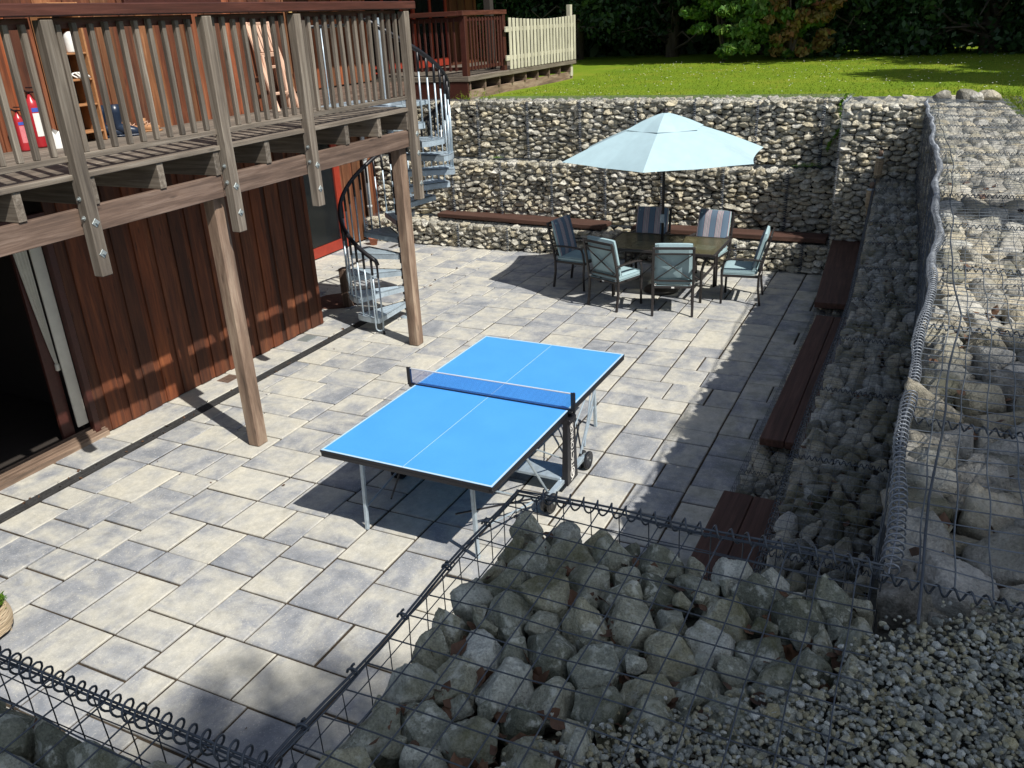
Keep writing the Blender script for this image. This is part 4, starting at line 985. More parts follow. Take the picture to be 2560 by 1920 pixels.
def annexe():
    t = thing('chalet_annexe', 'dark timber building with red window frames behind the far deck', 'building', (17, 10.8, 2.5))
    boards(14.2, 20.2, 10.75, 2.5, 5.6, m_clad, t, wdt=.2)
    boards(10.75, 14.5, 20.2, 2.5, 5.6, m_clad, t, face=1, along='y', wdt=.2)
    mb = MB(); mb.box(14.2, 20.15, 10.85, 10.9, 2.5, 5.6); mb.build('lining', m_dark, t)
    for x in (15.2, 17.1):
        f = MB(); w_ = 1.5
        f.box(x, x+w_, 10.64, 10.70, 2.88, 3.05); f.box(x, x+w_, 10.64, 10.70, 4.7, 4.8); f.box(x, x+.09, 10.642, 10.698, 3.05, 4.7); f.box(x+w_-.09, x+w_, 10.642, 10.698, 3.05, 4.7); f.box(x+w_/2-.04, x+w_/2+.04, 10.644, 10.696, 3.05, 4.7)
        o = f.build('patio_door', m_red, t); p = MB(); p.box(x+.09, x+w_-.09, 10.668, 10.672, 3.05, 4.7, .001); p.build('pane', m_pane, o)
    mb = MB(); mb.box(14.1, 20.6, 8.9, 12.5, 5.2, 5.4); mb.build('roof', m_rail, t)
    mb = MB(); mb.box(16.8, 16.95, 8.6, 8.75, 2.86, 5.2); mb.build('roof_post', m_dark, t)
annexe()

# ================================================================ TABLE TENNIS TABLE
def tt():
    cx, cy, a = 5.942, 3.253, -.0163
    t = thing('table_tennis_table', 'bright blue outdoor table tennis table with net, on the sunny paving', 'table tennis table', (cx, cy, 0), a, world=False)
    L, W_ = 1.37, .7625
    for s in (-1, 1):
        x0, x1 = (.006, L) if s > 0 else (-L, -.006)
        mb = MB(); mb.box(x0, x1, -W_, W_, .738, .760, .003); o = mb.build('table_half', m_blue, t)
        ln = MB(); z0, z1 = .7595, .7607
        ln.box(x0, x1, -W_, -W_+.016, z0, z1, .0002); ln.box(x0, x1, W_-.016, W_, z0, z1, .0002)
        e = L if s > 0 else -L
        ln.box(min(e, e-s*.018), max(e, e-s*.018), -W_+.016, W_-.016, z0, z1, .0002); ln.box(x0, x1, -.0018, .0018, z0, z1, .0002)
        ln.build('line_marking', m_line, o)
        ap = MB()
        ap.box(min(e+s*.004, e-s*.02), max(e+s*.004, e-s*.02), -W_+.02, W_-.02, .702, .7372); ap.box(min(e+s*.004, e+s*.0004), max(e+s*.004, e+s*.0004), -W_-.004, W_+.004, .7372, .7585, .0005)
        for q_ in (-1, 1): ap.box(min(x0, x1), max(x0, x1), min(q_*(W_+.004), q_*(W_-.02)), max(q_*(W_+.004), q_*(W_-.02)), .702, .7372); ap.box(min(x0, x1), max(x0, x1), min(q_*(W_+.004), q_*(W_+.0004)), max(q_*(W_+.004), q_*(W_+.0004)), .7372, .7585, .0005)
        ap.box(min(s*.2, s*.23), max(s*.2, s*.23), -W_+.02, W_-.02, .70, .737); ap.box(min(s*.8, s*.83), max(s*.8, s*.83), -W_+.02, W_-.02, .70, .737)
        ap.build('apron', m_black, o)
        for q in (-1, 1):
            lg = MB(); x = s*(L-.16); y = q*.50
            lg.beam((x, y, .70), (x+s*.015, y+q*.02, .0), .03, .03, (1, 0, 0), .004); lo = lg.build('leg', m_galv, t)
            b = MB(); b.tube([(x, y, .22), (s*.42, q*.70, .14)], .009, 6); b.tube([(x, y, .62), (s*.50, q*.70, .16)], .007, 6) if q < 0 else None; b.build('brace', m_galv, t)
        pass
        for q in (-1, 1):
            b = MB(); b.tube([(s*.75, q*.715, .70), (s*.36, q*.715, .16)], .010, 6); b.tube([(s*.62, q*.70, .70), (s*.02, q*.70, .30)], .007, 6); b.build('strut', m_galv, t)
            b = MB(); b.tube([(s*.42, q*.70, .14), (s*1.15, q*.30, .30)], .008, 6); b.build('strut', m_black, t)
    for q in (-1, 1):
        b = MB(); y = q*.765
        # tapered black pedestal
        V = [(-.075, y-.022, .705), (.075, y-.022, .705), (.075, y+.022, .705), (-.075, y+.022, .705), (-.11, y-.028, .09), (.11, y-.028, .09), (.11, y+.028, .09), (-.11, y+.028, .09)]
        b.add(V, [(0, 1, 2, 3), (7, 6, 5, 4), (0, 4, 5, 1), (1, 5, 6, 2), (2, 6, 7, 3), (3, 7, 4, 0)]); b.box(-.07, .07, y-.04*(1 if q > 0 else 1), y+.04, .655, .70); pe = b.build('pedestal', m_black, t)
        if q < 0:
            ps = (y-.0255, )
            def txt(s_, size, x, z, rot, nm='lettering'):
                cu = bpy.data.curves.new(nm, 'FONT'); cu.body = s_; cu.size = size; cu.extrude = .0006; cu.align_x = 'CENTER'; cu.align_y = 'CENTER'; cu.offset = .0012
                ob = bpy.data.objects.new(nm, cu); COL.objects.link(ob)
                dg = bpy.context.evaluated_depsgraph_get(); me = bpy.data.meshes.new_from_object(ob.evaluated_get(dg)); bpy.data.objects.remove(ob)
                me.materials.clear(); me.materials.append(m_white); o2 = bpy.data.objects.new(nm, me); COL.objects.link(o2); o2.parent = pe
                o2.matrix_local = Matrix.Translation((x, -.765-.022-.0035-.004*(1-(z-.1)/.6), z)) @ Matrix.Rotation(R(90), 4, 'X') @ Matrix.Rotation(rot, 4, 'Z')
            txt('TECTONIC', .078, .004, .41, R(90)); txt('outdoor', .022, .0, .125, R(20))
            for (z, r_) in ((.625, .034), (.175, .046)):
                lm = MB(); th = np.linspace(0, 6.2832, 25)[:-1]; yy = -.765-.0235-.0045*(1-(z-.1)/.6)-.001
                V = [(rr*math.cos(a_), yy, z+rr*math.sin(a_)*1.1) for rr in (r_, r_*.72) for a_ in th]; lm.add(V, [(i, (i+1) % 24, (i+1) % 24+24, i+24) for i in range(24)])
                for k in range(2):
                    sgn = 1 if k == 0 else -1
                    P = [(sgn*r_*.30*math.sin(u*3.1)+.0, yy, z+(u-.5)*r_*1.1) for u in np.linspace(0, 1, 9)]
                    lm.tube(P, r_*.11, 5)
                lm.build('round_emblem', m_white, pe)
        # net post and clamp
        n_ = MB(); y2 = q*.812; n_.box(-.018, .018, y2-.012, y2+.012, .74, .925); n_.box(-.03, .03, min(q*.775, y2), max(q*.775, y2), .742, .765); n_.box(-.022, -.012, y2-.018, y2+.018, .76, .935); n_.build('net_post', m_black, t)
        # side rail and wheels
        f = MB(); f.beam((-.42, q*.735, .125), (.42, q*.735, .125), .05, .035); f.build('base_rail', m_galv, t)
        for s in (-1, 1):
            wh = MB(); x = s*.40
            for dy in (-.03, .03):
                yy = q*.745+dy; P = [(x, yy-.012, .085), (x, yy+.012, .085)]
                th = np.arange(24)/24*6.2832; prof = [(.01, -.014), (.06, -.014), (.062, -.010), (.083, -.012), (.085, -.006), (.085, .006), (.083, .012), (.062, .010), (.06, .014), (.01, .014)]
                V = np.concatenate([np.stack([x+r_*np.cos(th), np.full(24, yy+d_), .085+r_*np.sin(th)], 1) for r_, d_ in prof]); i, j = np.meshgrid(np.arange(9), np.arange(24), indexing='ij'); i = i.ravel(); j = j.ravel(); k_ = (j+1) % 24
                wh.add(V, np.stack([i*24+j, (i+1)*24+j, (i+1)*24+k_, i*24+k_], 1))
            wo = wh.build('wheel', m_rubber, t)
            hb = MB(); hb.tube([(x, q*.745-.05, .085), (x, q*.745+.05, .085)], .010, 8); hb.box(x-.02, x+.02, q*.745-.008, q*.745+.008, .085, .15); hb.build('hub', m_plate, wo)
    f = MB(); f.box(-.12, .12, -.73, .73, .13, .16); f.build('cross_plate', m_galv, t)
    # net
    nb = MB(); z0, z1 = .768, .912
    for k in range(176):
        y = -.80+k*.00914; nb.box(-.0006, .0006, y, y+.0016, z0, z1, .0001)
    for k in range(14):
        z = z0+k*.0108; nb.box(-.0007, .0007, -.80, .80, z, z+.0016, .0001)
    n_ = nb.build('net', plain('navy_net', (.022, .075, .30), .7, bs=0), t)
    b = MB(); V = []; b.box(-.0035, .0035, -.805, .805, z1, z1+.010, .001); b.build('net_tape', m_white, n_)
    b = MB(); b.box(-.004, .004, -.805, .805, .7625, .770, .001); b.build('net_hem', m_black, n_)
tt()

# ================================================================ DINING SET
def chair0():
    t = thing('garden_chair', '', 'chair', (0, 0, 0), 0, 'cushioned garden chairs round the glass table', world=False)
    # faces +x ; rear posts lean back
    for s in (-1, 1):
        y = s*.265
        fr = [(.255, y, 0), (.25, y, .25), (.262, y, .42), (.245, y, .56), (.215, y, .635)]
        mb = MB(); mb.tube(fr, .0165, 8); mb.build('front_leg', m_frame, t, smooth=True)
        re = [(-.27, y, 0), (-.235, y, .25), (-.235, y, .42), (-.28, y, .65), (-.365, y*.97, .98)]
        mb = MB()
        for p, q in zip(re[:-1], re[1:]): mb.beam(p, q, .030, .036, (0, 1, 0), .006)
        mb.build('rear_leg', m_frame, t)
        mb = MB(); P = [(.235, y*1.02, .632), (.12, y*1.03, .650), (-.10, y*1.02, .652), (-.27, y, .640)]
        for p, q in zip(P[:-1], P[1:]): mb.beam(p, q, .048, .020, (0, 0, 1), .007)
        mb.build('armrest', m_frame, t)
        mb = MB(); mb.beam((-.235, y*.93, .405), (.25, y*.93, .405), .025, .035); mb.build('seat_rail', m_frame, t)
    for x in (-.235, .25):
        mb = MB(); mb.beam((x, -.25, .405), (x, .25, .405), .03, .03); mb.build('seat_rail', m_frame, t)
    bk = lambda y, z: (-.28-(z-.65)*.26+(.0 if z > .65 else (.65-z)*.06), y, z)
    for z, h in ((.965, .035), (.885, .022), (.49, .026)):
        mb = MB(); mb.beam(bk(-.25, z), bk(.25, z), .018, h); mb.build('back_rail', m_frame, t)
    for s in (-1, 1):
        mb = MB(); mb.beam(bk(-.245*s, .50), bk(.245*s, .875), .012, .022, (1, 0, 0)); mb.build('cross_brace', m_frame, t)
    mb = MB(); mb.box(-.2365, -.2355+.002-.02, -.02, .02, .392, .412, .0005)
    mb.build('care_tag', m_white, t)
    # cushions
    def cushion(nm, mat_, C_, ax, h, par=t, n=10, puff=.012):
        mb = MB(); g = []
        ax = np.array(ax, float); u = np.linspace(-1, 1, n); P = {}
        V = []; F = []
        def pt(a, b, c):
            e = 1-.03*(abs(a)**6)*(abs(b)**6)
            p = np.array([a*h[0]*e, b*h[1]*e, c*(h[2]+puff*(1-a**4)*(1-b**4))*(1-.55*max(abs(a), abs(b))**14)])
            return p
        for c in (-1, 1):
            base = len(V)
            for a in u:
                for b in u: V.append(pt(a, b, c))
            for i in range(n-1):
                for j in range(n-1):
                    q = (base+i*n+j, base+(i+1)*n+j, base+(i+1)*n+j+1, base+i*n+j+1); F.append(q if c > 0 else q[::-1])
        N2 = n*n
        rim = [i*n for i in range(n)]+[(n-1)*n+j for j in range(1, n)]+[i*n+n-1 for i in range(n-2, -1, -1)]+[j for j in range(n-2, 0, -1)]
        for a, b in zip(rim, rim[1:]+rim[:1]): F.append((a, b, b+N2, a+N2))
        V = np.array(V); mb.add(np.array(C_)+V@ax, F, np.stack([V[:, 0], V[:, 1], V[:, 2]], 1)+np.array([0, 5, 0]), .5)
        return mb, V
    mb, _ = cushion('seat_cushion', m_aqua, (.04, 0, .455), np.eye(3), (.25, .25, .034)); sc_ = mb.build('seat_cushion', m_aqua, t, smooth=False)
    pm = MB()
    for z in (.425, .485): pm.tube([(.015+.25*c, .245*s_, z) for c, s_ in ((-1, -1), (-1, 1), (1, 1), (1, -1))], .005, 5, closed=True, caps=False)
    pm.build('piping', m_aqua, sc_)
    d = Vector((-.26, 0, 1)).normalized(); nrm = Vector((1, 0, .26)).normalized()
    c0 = Vector((-.158, 0, .49))+d*.265
    mb, _ = cushion('back_cushion', m_aqua, c0, [d, (0, 1, 0), nrm], (.275, .25, .034)); bc = mb.build('back_cushion', m_aqua, t, smooth=False)
    # striped face panel (its own cloth), a thin sheet just proud of the cushion front
    mb = MB(); n = 9; V = []; u = np.linspace(-1, 1, n)
    for a in u:
        for b in u: V.append((a*.270, b*.246, (.034+.012*(1-a**4)*(1-b**4))*(1-.55*(max(abs(a), abs(b))*.985)**14)+.003))
    V = np.array(V); Wv = np.array(c0)+V@np.array([d, (0, 1, 0), nrm], float)
    mb.add(Wv, [(i*n+j, (i+1)*n+j, (i+1)*n+j+1, i*n+j+1) for i in range(n-1) for j in range(n-1)], V+np.array([0, 5, 0]), .5)
    mb.build('striped_front', m_stripe, bc, smooth=True)
    for s in (-1, 1):
        mb = MB(); mb.tube([(-.245, s*.22, .445), (-.262, s*.235, .46), (-.256, s*.245, .44), (-.25, s*.23, .425)], .004, 5); mb.build('tie', m_white, bc)
    return t
c0 = chair0()
spec = [((11.68, 4.70), -98, 'garden chair at the left end of the glass table, in the parasol shade'),
        ((10.94, 3.84), -22, 'garden chair seen from behind at the front left of the table, turned to the right'),
        ((10.92, 3.00), 15, 'garden chair in front of the table, seen straight from behind'),
        ((11.70, 2.22), 96, 'garden chair at the right end of the table, seen from the side in full sun'),
        ((12.50, 3.86), 180, 'garden chair behind the table, its striped cushion shaded and crossed by the parasol pole'),
        ((12.50, 2.93), 172, 'garden chair behind the table, its striped cushion in full sun')]
for i, (p, a, lab) in enumerate(spec):
    if i == 0: c0.location = (*p, 0); c0.rotation_euler = (0, 0, R(a)); c0['label'] = lab
    else: dup(c0, (*p, 0), R(a), lab)
def dining():
    t = thing('glass_table', 'rectangular garden table with tinted glass top and charcoal frame under the parasol', 'table', (11.77, 3.36, 0))
    x0, x1, y0, y1 = 11.27, 12.28, 2.52, 4.20
    mb = MB(); mb.box(x0+.03, x1-.03, y0+.03, y1-.03, .708, .716, .001); mb.build('glass_top', m_tglass, t)
    mb = MB(); mb.box(x0, x0+.035, y0, y1, .685, .722, .006); mb.box(x1-.035, x1, y0, y1, .685, .722, .006); mb.box(x0+.035, x1-.035, y0, y0+.035, .686, .721, .006); mb.box(x0+.035, x1-.035, y1-.035, y1, .686, .721, .006)
    mb.box(x0+.04, x1-.04, 3.33, 3.37, .685, .705); mb.build('top_frame', m_frame, t)
    for x in (x0+.08, x1-.13):
        for y, s in ((y0+.20, 1), (y1-.20, -1)):
            mb = MB(); mb.tube([(x, y, 0), (x, y, .45), (x, y-s*.03, .58), (x, y-s*.10, .69)], .020, 8); mb.build('leg', m_frame, t, smooth=True)
            mb = MB(); mb.tube([(x, y, .33), (x, y+s*.18, .42), (x, y+s*.38, .62), (x, y+s*.42, .69)], .014, 8); mb.build('leg_brace', m_frame, t, smooth=True)
    for y in (y0+.2, y1-.2):
        mb = MB(); mb.beam((x0+.08, y, .34), (x1-.13, y, .34), .03, .03); mb.build('stretcher', m_frame, t)
dining()
def parasol():
    cx, cy = 11.76, 3.41
    t = thing('parasol', 'open pale aqua parasol over the glass table, with a vented top cap', 'parasol', (cx, cy, 0))
    mb = MB(); mb.tube([(cx, cy, .02), (cx, cy, 2.56)], .020, 12); mb.build('pole', m_frame, t, smooth=True)
    mb = MB(); mb.lathe([(0, 0), (.25, 0), (.25, .03), (.23, .05), (.06, .065), (.03, .12), (.026, .30), (0, .30)], (cx, cy, 0), 28); mb.build('base', m_frame, t, smooth=True)
    mb = MB(); mb.box(cx-.045, cx-.015, cy-.028, cy+.028, 1.02, 1.14); mb.tube([(cx-.04, cy, 1.08), (cx-.07, cy-.01, 1.08), (cx-.075, cy-.05, 1.02), (cx-.075, cy-.05, .97)], .007, 6); mb.build('crank', m_galv, t)
    HA = [R(126+60*k) for k in range(6)]; RO = 1.47; zc, ze = 2.53, 1.97
    def surf(r0, r1, z0_, z1_, nr, sag, vall):
        V = []; na = 72
        for i in range(nr+1):
            f = i/nr; rr = r0+(r1-r0)*f; z = z0_+(z1_-z0_)*f+sag*math.sin(math.pi*f)
            for j in range(na):
                a = HA[0]+j/na*6.2832; k = (a-HA[0]) % R(60); m = abs(k-R(30))/R(30)  # 1 at ribs 0 mid-panel
                hexr = math.cos(R(30))/math.cos(k-R(30))
                edge = hexr*(1-.045*(1-m**2)*f)   # scalloped edge between the ribs
                V.append((cx+rr*edge*math.cos(a), cy+rr*edge*math.sin(a), z-vall*(1-m)*f*(1.0)-.0*m))
        F = [(i*na+j, (i+1)*na+j, (i+1)*na+(j+1) % na, i*na+(j+1) % na) for i in range(nr) for j in range(na)]
        return V, F
    mb = MB(); V, F = surf(.30, RO, zc-.128, ze, 12, .020, .022); mb.add(V, F, None, .5); cn = mb.build('canopy', m_canopy, t, smooth=False)
    mb = MB(); V, F = surf(.02, .56, zc+.005, zc-.196, 8, .014, .012); mb.add(V, F, None, .5); mb.build('vent_cap', m_canopy, t, smooth=False)
    mb = MB(); mb.lathe([(0, .06), (.03, .055), (.035, .03), (.028, .01), (.04, 0), (.0, 0)], (cx, cy, zc), 16); mb.build('finial', m_frame, t, smooth=True)
    for a in HA:
        mb = MB(); mb.beam((cx+.03*math.cos(a), cy+.03*math.sin(a), zc-.03), (cx+RO*.985*math.cos(a), cy+RO*.985*math.sin(a), ze-.012), .014, .018); mb.build('rib', m_frame, t)
        mb = MB(); mb.beam((cx+.03*math.cos(a), cy+.03*math.sin(a), 1.95), (cx+.75*math.cos(a), cy+.75*math.sin(a), 2.225), .012, .014); mb.build('strut', m_frame, t)
    mb = MB(); mb.lathe([(.02, 1.92), (.045, 1.92), (.045, 1.98), (.02, 1.98)], (cx, cy, 0), 16); mb.build('runner', m_black, t)
parasol()
def torch(label, x, y, z0, z1, lean):
    t = thing('bamboo_torch', label, 'torch', (x, y, z0), group='bamboo garden torches')
    top = Vector((x+lean[0], y+lean[1], z1)); b = Vector((x, y, z0)); d = (top-b).normalized(); L = (top-b).length
    pt = lambda s: b+d*s
    mb = MB(); mb.tube([pt(0), pt(L-.45)], .013, 8); mb.build('cane', m_bamboo, t, smooth=True)
    h = MB()
    for k in range(10):
        a = k/10*6.283; o = Vector((math.cos(a), math.sin(a), 0)); h.tube([pt(L-.5)+o*.013, pt(L-.33)+o*.030, pt(L-.27)+o*.045], .004, 5)
    h.build('splayed_canes', m_bamboo, t)
    h = MB()
    for k in range(22):
        a = k/22*6.283; o = Vector((math.cos(a), math.sin(a), 0)); h.tube([pt(L-.28)+o*.047, pt(L-.05)+o*.050], .006, 5)
    for q in np.linspace(.06, .27, 8):
        c_ = pt(L-q); h.tube([(c_.x+.054*math.cos(a), c_.y+.054*math.sin(a), c_.z) for a in np.linspace(0, 6.283, 17)[:-1]], .004, 5, closed=True, caps=False)
    h.build('woven_head', m_bamboo, t)
    h = MB(); c_ = pt(L-.05); h.lathe([(0, 0), (.066, 0), (.066, .006), (.045, .022), (0, .024)], c_, 20); h.build('lid', m_plate, t)
    h = MB(); h.tube([c_+d*.02, c_+d*.10], .028, 12); h.build('oil_can', m_post, t, smooth=True)
torch('bamboo garden torch nearest the camera, leaning at the end of the shaded bench', 12.55, .745, .50, 1.51, (-.12, -.02))
torch('bamboo garden torch farther back, half hidden beside the corner pillar', 13.18, .74, .55, 1.83, (-.05, -.04))

# ================================================================ PLANTS, TREES
def leafcloud(mb, C_, S, n, s0, s1, shell=.55, up=.2, rv=None, droop=0, asp=.55):
    """n small leaf blades spread through an ellipsoid volume"""
    C_ = np.array(C_, float); S = np.array(S, float)
    v = RG.normal(0, 1, (n, 3)); v /= np.linalg.norm(v, axis=1)[:, None]; r = (shell+(1-shell)*RG.random(n))[:, None]
    p = C_+v*r*S
    nr = v+RG.normal(0, .7, (n, 3))+np.array([0, 0, up]); nr /= np.linalg.norm(nr, axis=1)[:, None]
    a = RG.normal(0, 1, (n, 3))+np.array([0, 0, -droop]); u = a-nr*(a*nr).sum(1)[:, None]; u /= np.linalg.norm(u, axis=1)[:, None]; w_ = np.cross(nr, u)
    s = RG.uniform(s0, s1, n)[:, None]
    V = np.stack([p-u*s, p-u*s*.1+w_*s*asp, p+u*s, p-u*s*.1-w_*s*asp], 1).reshape(-1, 3)
    F = np.arange(n*4).reshape(-1, 4)
    rr = np.repeat(np.clip(RG.normal(.5, .25, n) if rv is None else RG.normal(rv, .15, n), 0, 1), 4)
    mb.add(V, F, None, rr)
def tree(label, x, y, z0, h, r, mat_, lobes, nl, s0, s1, low=.15, kind='tree', group='trees beyond the lawn', seed=0, name='tree', shell=.5, cat='tree'):
    t = thing(name, label, cat, (x, y, z0), group=group); rg = random.Random(seed+int(x*10))
    mb = MB(); P = [(x+.15*math.sin(k*1.3+seed), y+.15*math.cos(k*1.7+seed), z0-.1+h*.8*k/6) for k in range(7)]; mb.tube(P, [r*.085*(1-.12*k) for k in range(7)], 9)
    for k in range(9):
        a = rg.uniform(0, 6.28); zz = z0+h*rg.uniform(.15, .7); L = r*rg.uniform(.5, .9); mb.tube([(x, y, zz), (x+L*.5*math.cos(a), y+L*.5*math.sin(a), zz+L*.25), (x+L*math.cos(a), y+L*math.sin(a), zz+L*.45)], [r*.03, r*.02, r*.008], 6)
    mb.build('trunk', m_bark, t, smooth=True)
    cr = MB()
    for k in range(lobes):
        f = (k+.5)/lobes; zz = z0+h*(low+(1-low)*f); rad = r*math.sin(math.pi*min(.95, (.25+.7*f)))**.7*rg.uniform(.55, .8)
        a = rg.uniform(0, 6.28)+k*2.4; d = r*rg.uniform(.25, .6)*(1-.5*f)
        leafcloud(cr, (x+d*math.cos(a), y+d*math.sin(a), zz), (rad, rad, rad*rg.uniform(.5, .75)), nl//lobes, s0, s1, shell)
    cr.build('crown', mat_, t)
    return t
def hedge():
    # dark evergreens along the far edge of the lawn; crowns start low and bulge forward higher up
    rg = random.Random(3)
    labs = ['dark evergreen directly behind the pale picket fence', 'dark evergreen with bare lower limbs, right of the picket fence', 'dark evergreen behind the sunlit green bush', 'dark evergreen behind the rusty bush',
            'dark evergreen just right of the rusty bush', 'dark evergreen above the shaded part of the lawn', 'dark evergreen in the upper right of the view', 'dark evergreen at the right edge of the view']
    spots = [(28.5, 14.5), (27.6, 11.0), (27.8, 7.9), (27.5, 5.0), (26.6, 2.0), (26.0, -.8), (25.4, -3.8), (24.6, -7.0)]
    for i, ((x, y), lab) in enumerate(zip(spots, labs)):
        t = thing('evergreen_tree', lab, 'tree', (x, y, 2.5), group='dark evergreens along the far edge of the lawn')
        mb = MB(); mb.tube([(x, y, 2.3), (x+.1, y, 5), (x, y+.1, 9)], [.22, .18, .08], 9)
        for k in range(14):
            a = rg.uniform(2.0, 4.3); zz = 2.6+rg.uniform(0, 2.0); L = rg.uniform(.8, 2.0)
            mb.tube([(x, y, zz), (x+L*.5*math.cos(a), y+L*.6*math.sin(a), zz+L*rg.uniform(-.1, .4)), (x+L*math.cos(a), y+L*1.3*math.sin(a), zz+L*rg.uniform(-.2, .7))], [.05, .035, .01], 5)
        mb.build('trunk', m_bark, t, smooth=True)
        cr = MB(); lowz = 2.55 if i not in (0, 1, 2) else 3.5
        for k in range(16):
            leafcloud(cr, (x+rg.uniform(-.9, .8), y+rg.uniform(-1.9, 1.9), lowz+rg.uniform(0, 3.2)), (1.0, 1.15, .8), 750, .05, .12, .45, droop=.6)
        for k in range(12): leafcloud(cr, (x+rg.uniform(-3.4, 0), y+rg.uniform(-2.0, 2.0), 7.2+rg.uniform(-.6, 3.0)), (1.6, 1.5, 1.0), 420, .12, .24, .3)
        cr.build('crown', m_lfdark, t)
    # one big dark mass behind, so that no sky shows low between the trunks
    mb = MB()
    for k in range(150): leafcloud(mb, (31+rg.uniform(0, 2.5), rg.uniform(-16, 22), rg.uniform(2.4, 9.5)), (1.8, 2.0, 1.5), 260, .2, .45, .2)
    for k in range(220): leafcloud(mb, (29.3, rg.uniform(-14, 19), rg.uniform(2.4, 4.2)), (.8, 1.4, .8), 160, .15, .3, .2)
    o = mb.build('deep_wood', m_lfdark); o['kind'] = 'stuff'; tag(o, 'dense dark wood closing the view behind the evergreens', 'wood')
hedge()
def bush(label, x, y, w_, h, mats, name='bush', n=5200, base=2.55, s=(.035, .085)):
    t = thing(name, label, 'bush', (x, y, base)); rg = random.Random(int(x*100+y*10))
    mb = MB()
    for k in range(5): mb.tube([(x, y, base-.05), (x+rg.uniform(-.3, .3)*w_, y+rg.uniform(-.3, .3)*w_, base+h*.6)], [.045, .012], 6)
    mb.build('stem', m_bark, t)
    for mi, (m_, frac, off) in enumerate(mats):
        cr = MB()
        for k in range(80):
            f = rg.random()**.9; zz = base+.10+h*f*.97; rr = w_*(.62+.4*math.sin(math.pi*(f*.8+.1)))*.5
            leafcloud(cr, (x+rg.uniform(-.3, .2)*w_, y+off*w_+rg.uniform(-.8, .8)*rr*1.3, zz), (rr*.26, rr*.30, rg.uniform(.08, .2)), int(n*frac/80), s[0], s[1], .2, droop=.8)
        cr.build('foliage' if mi == 0 else 'rusty_foliage', m_, t)
    return t
bush('sunlit bright green bush standing out from the dark trees behind the lawn', 24.6, 5.55, 1.9, 3.2, [(m_lflit, 1, 0)], n=14000, s=(.05, .12))
bush('bush with green and rusty orange foliage, right of the bright green bush', 24.9, 3.85, 1.7, 3.2, [(m_lflit, .45, .1), (m_lfrust, .55, -.1)], n=13000, s=(.05, .12))
# small weeds and a fern on the wall
def fern(label, x, y, z, s, n=9, up=.6, cat='fern', name='fern'):
    t = MB(); rg = random.Random(int(x*31+y*17))
    for k in range(n):
        a = k/n*6.28+rg.uniform(-.3, .3); L = s*rg.uniform(.7, 1.1)
        for q in range(9):
            f = (q+1)/9; px = x+L*f*math.cos(a); py = y+L*f*math.sin(a); pz = z+L*up*f-L*.9*f*f*.6
            wl = s*.22*(1-f*.8); 
            for sd in (-1, 1):
                nx, ny = -math.sin(a)*sd, math.cos(a)*sd
                t.add([(px, py, pz), (px+nx*wl+.02*s*math.cos(a), py+ny*wl, pz-.02*s), (px+.09*s*math.cos(a)+nx*wl*.5, py+.09*s*math.sin(a)+ny*wl*.5, pz)], [(0, 1, 2)], None, rg.random())
    return tag(t.build(name, m_lffern), label, cat)
fern('small green fern growing between the two upper tiers of the far wall, left side', 13.95, 7.15, 1.50, .15)
fern('bright green fern on the ledge in the shaded far right corner of the wall', 13.9, 1.75, 1.50, .24, 11)
iv = MB()
for k in range(150):
    f = RG.random(); leafcloud(iv, (14.16-.04*RG.random(), 1.40+.16*(f-.5)+.05*math.sin(f*9), TOP+.08-f*.85), (.03, .03, .03), 1, .018, .04, .2)
tag(iv.build('creeper', m_lffern), 'green creeper hanging down the far wall beside the corner pillar', 'creeper')
mb = MB(); 
for k in range(60): leafcloud(mb, (14.5+RG.uniform(-.2, .3), 7.9+RG.uniform(-.5, .3), TOP+RG.uniform(0, .12)), (.04, .04, .05), 3, .015, .06, .2, asp=.12)
tag(mb.build('weeds', m_blade), 'clump of thin weeds at the corner of the far deck', 'weeds')
# pot by the downpipe
t = thing('flower_pot', 'small terracotta pot with dry stems at the foot of the downpipe', 'pot', (12.95, 9.35, 0))
mb = MB(); mb.lathe([(0, 0), (.06, 0), (.085, .12), (.095, .12), (.095, .15), (.08, .15), (.075, .11), (0, .11)], (12.95, 9.35, 0), 20); mb.build('pot', plain('terracotta', (.45, .17, .10), .8), t, smooth=True)
mb = MB(); leafcloud(mb, (12.95, 9.35, .2), (.09, .09, .07), 60, .02, .05); mb.build('dry_stems', m_leafd, t)
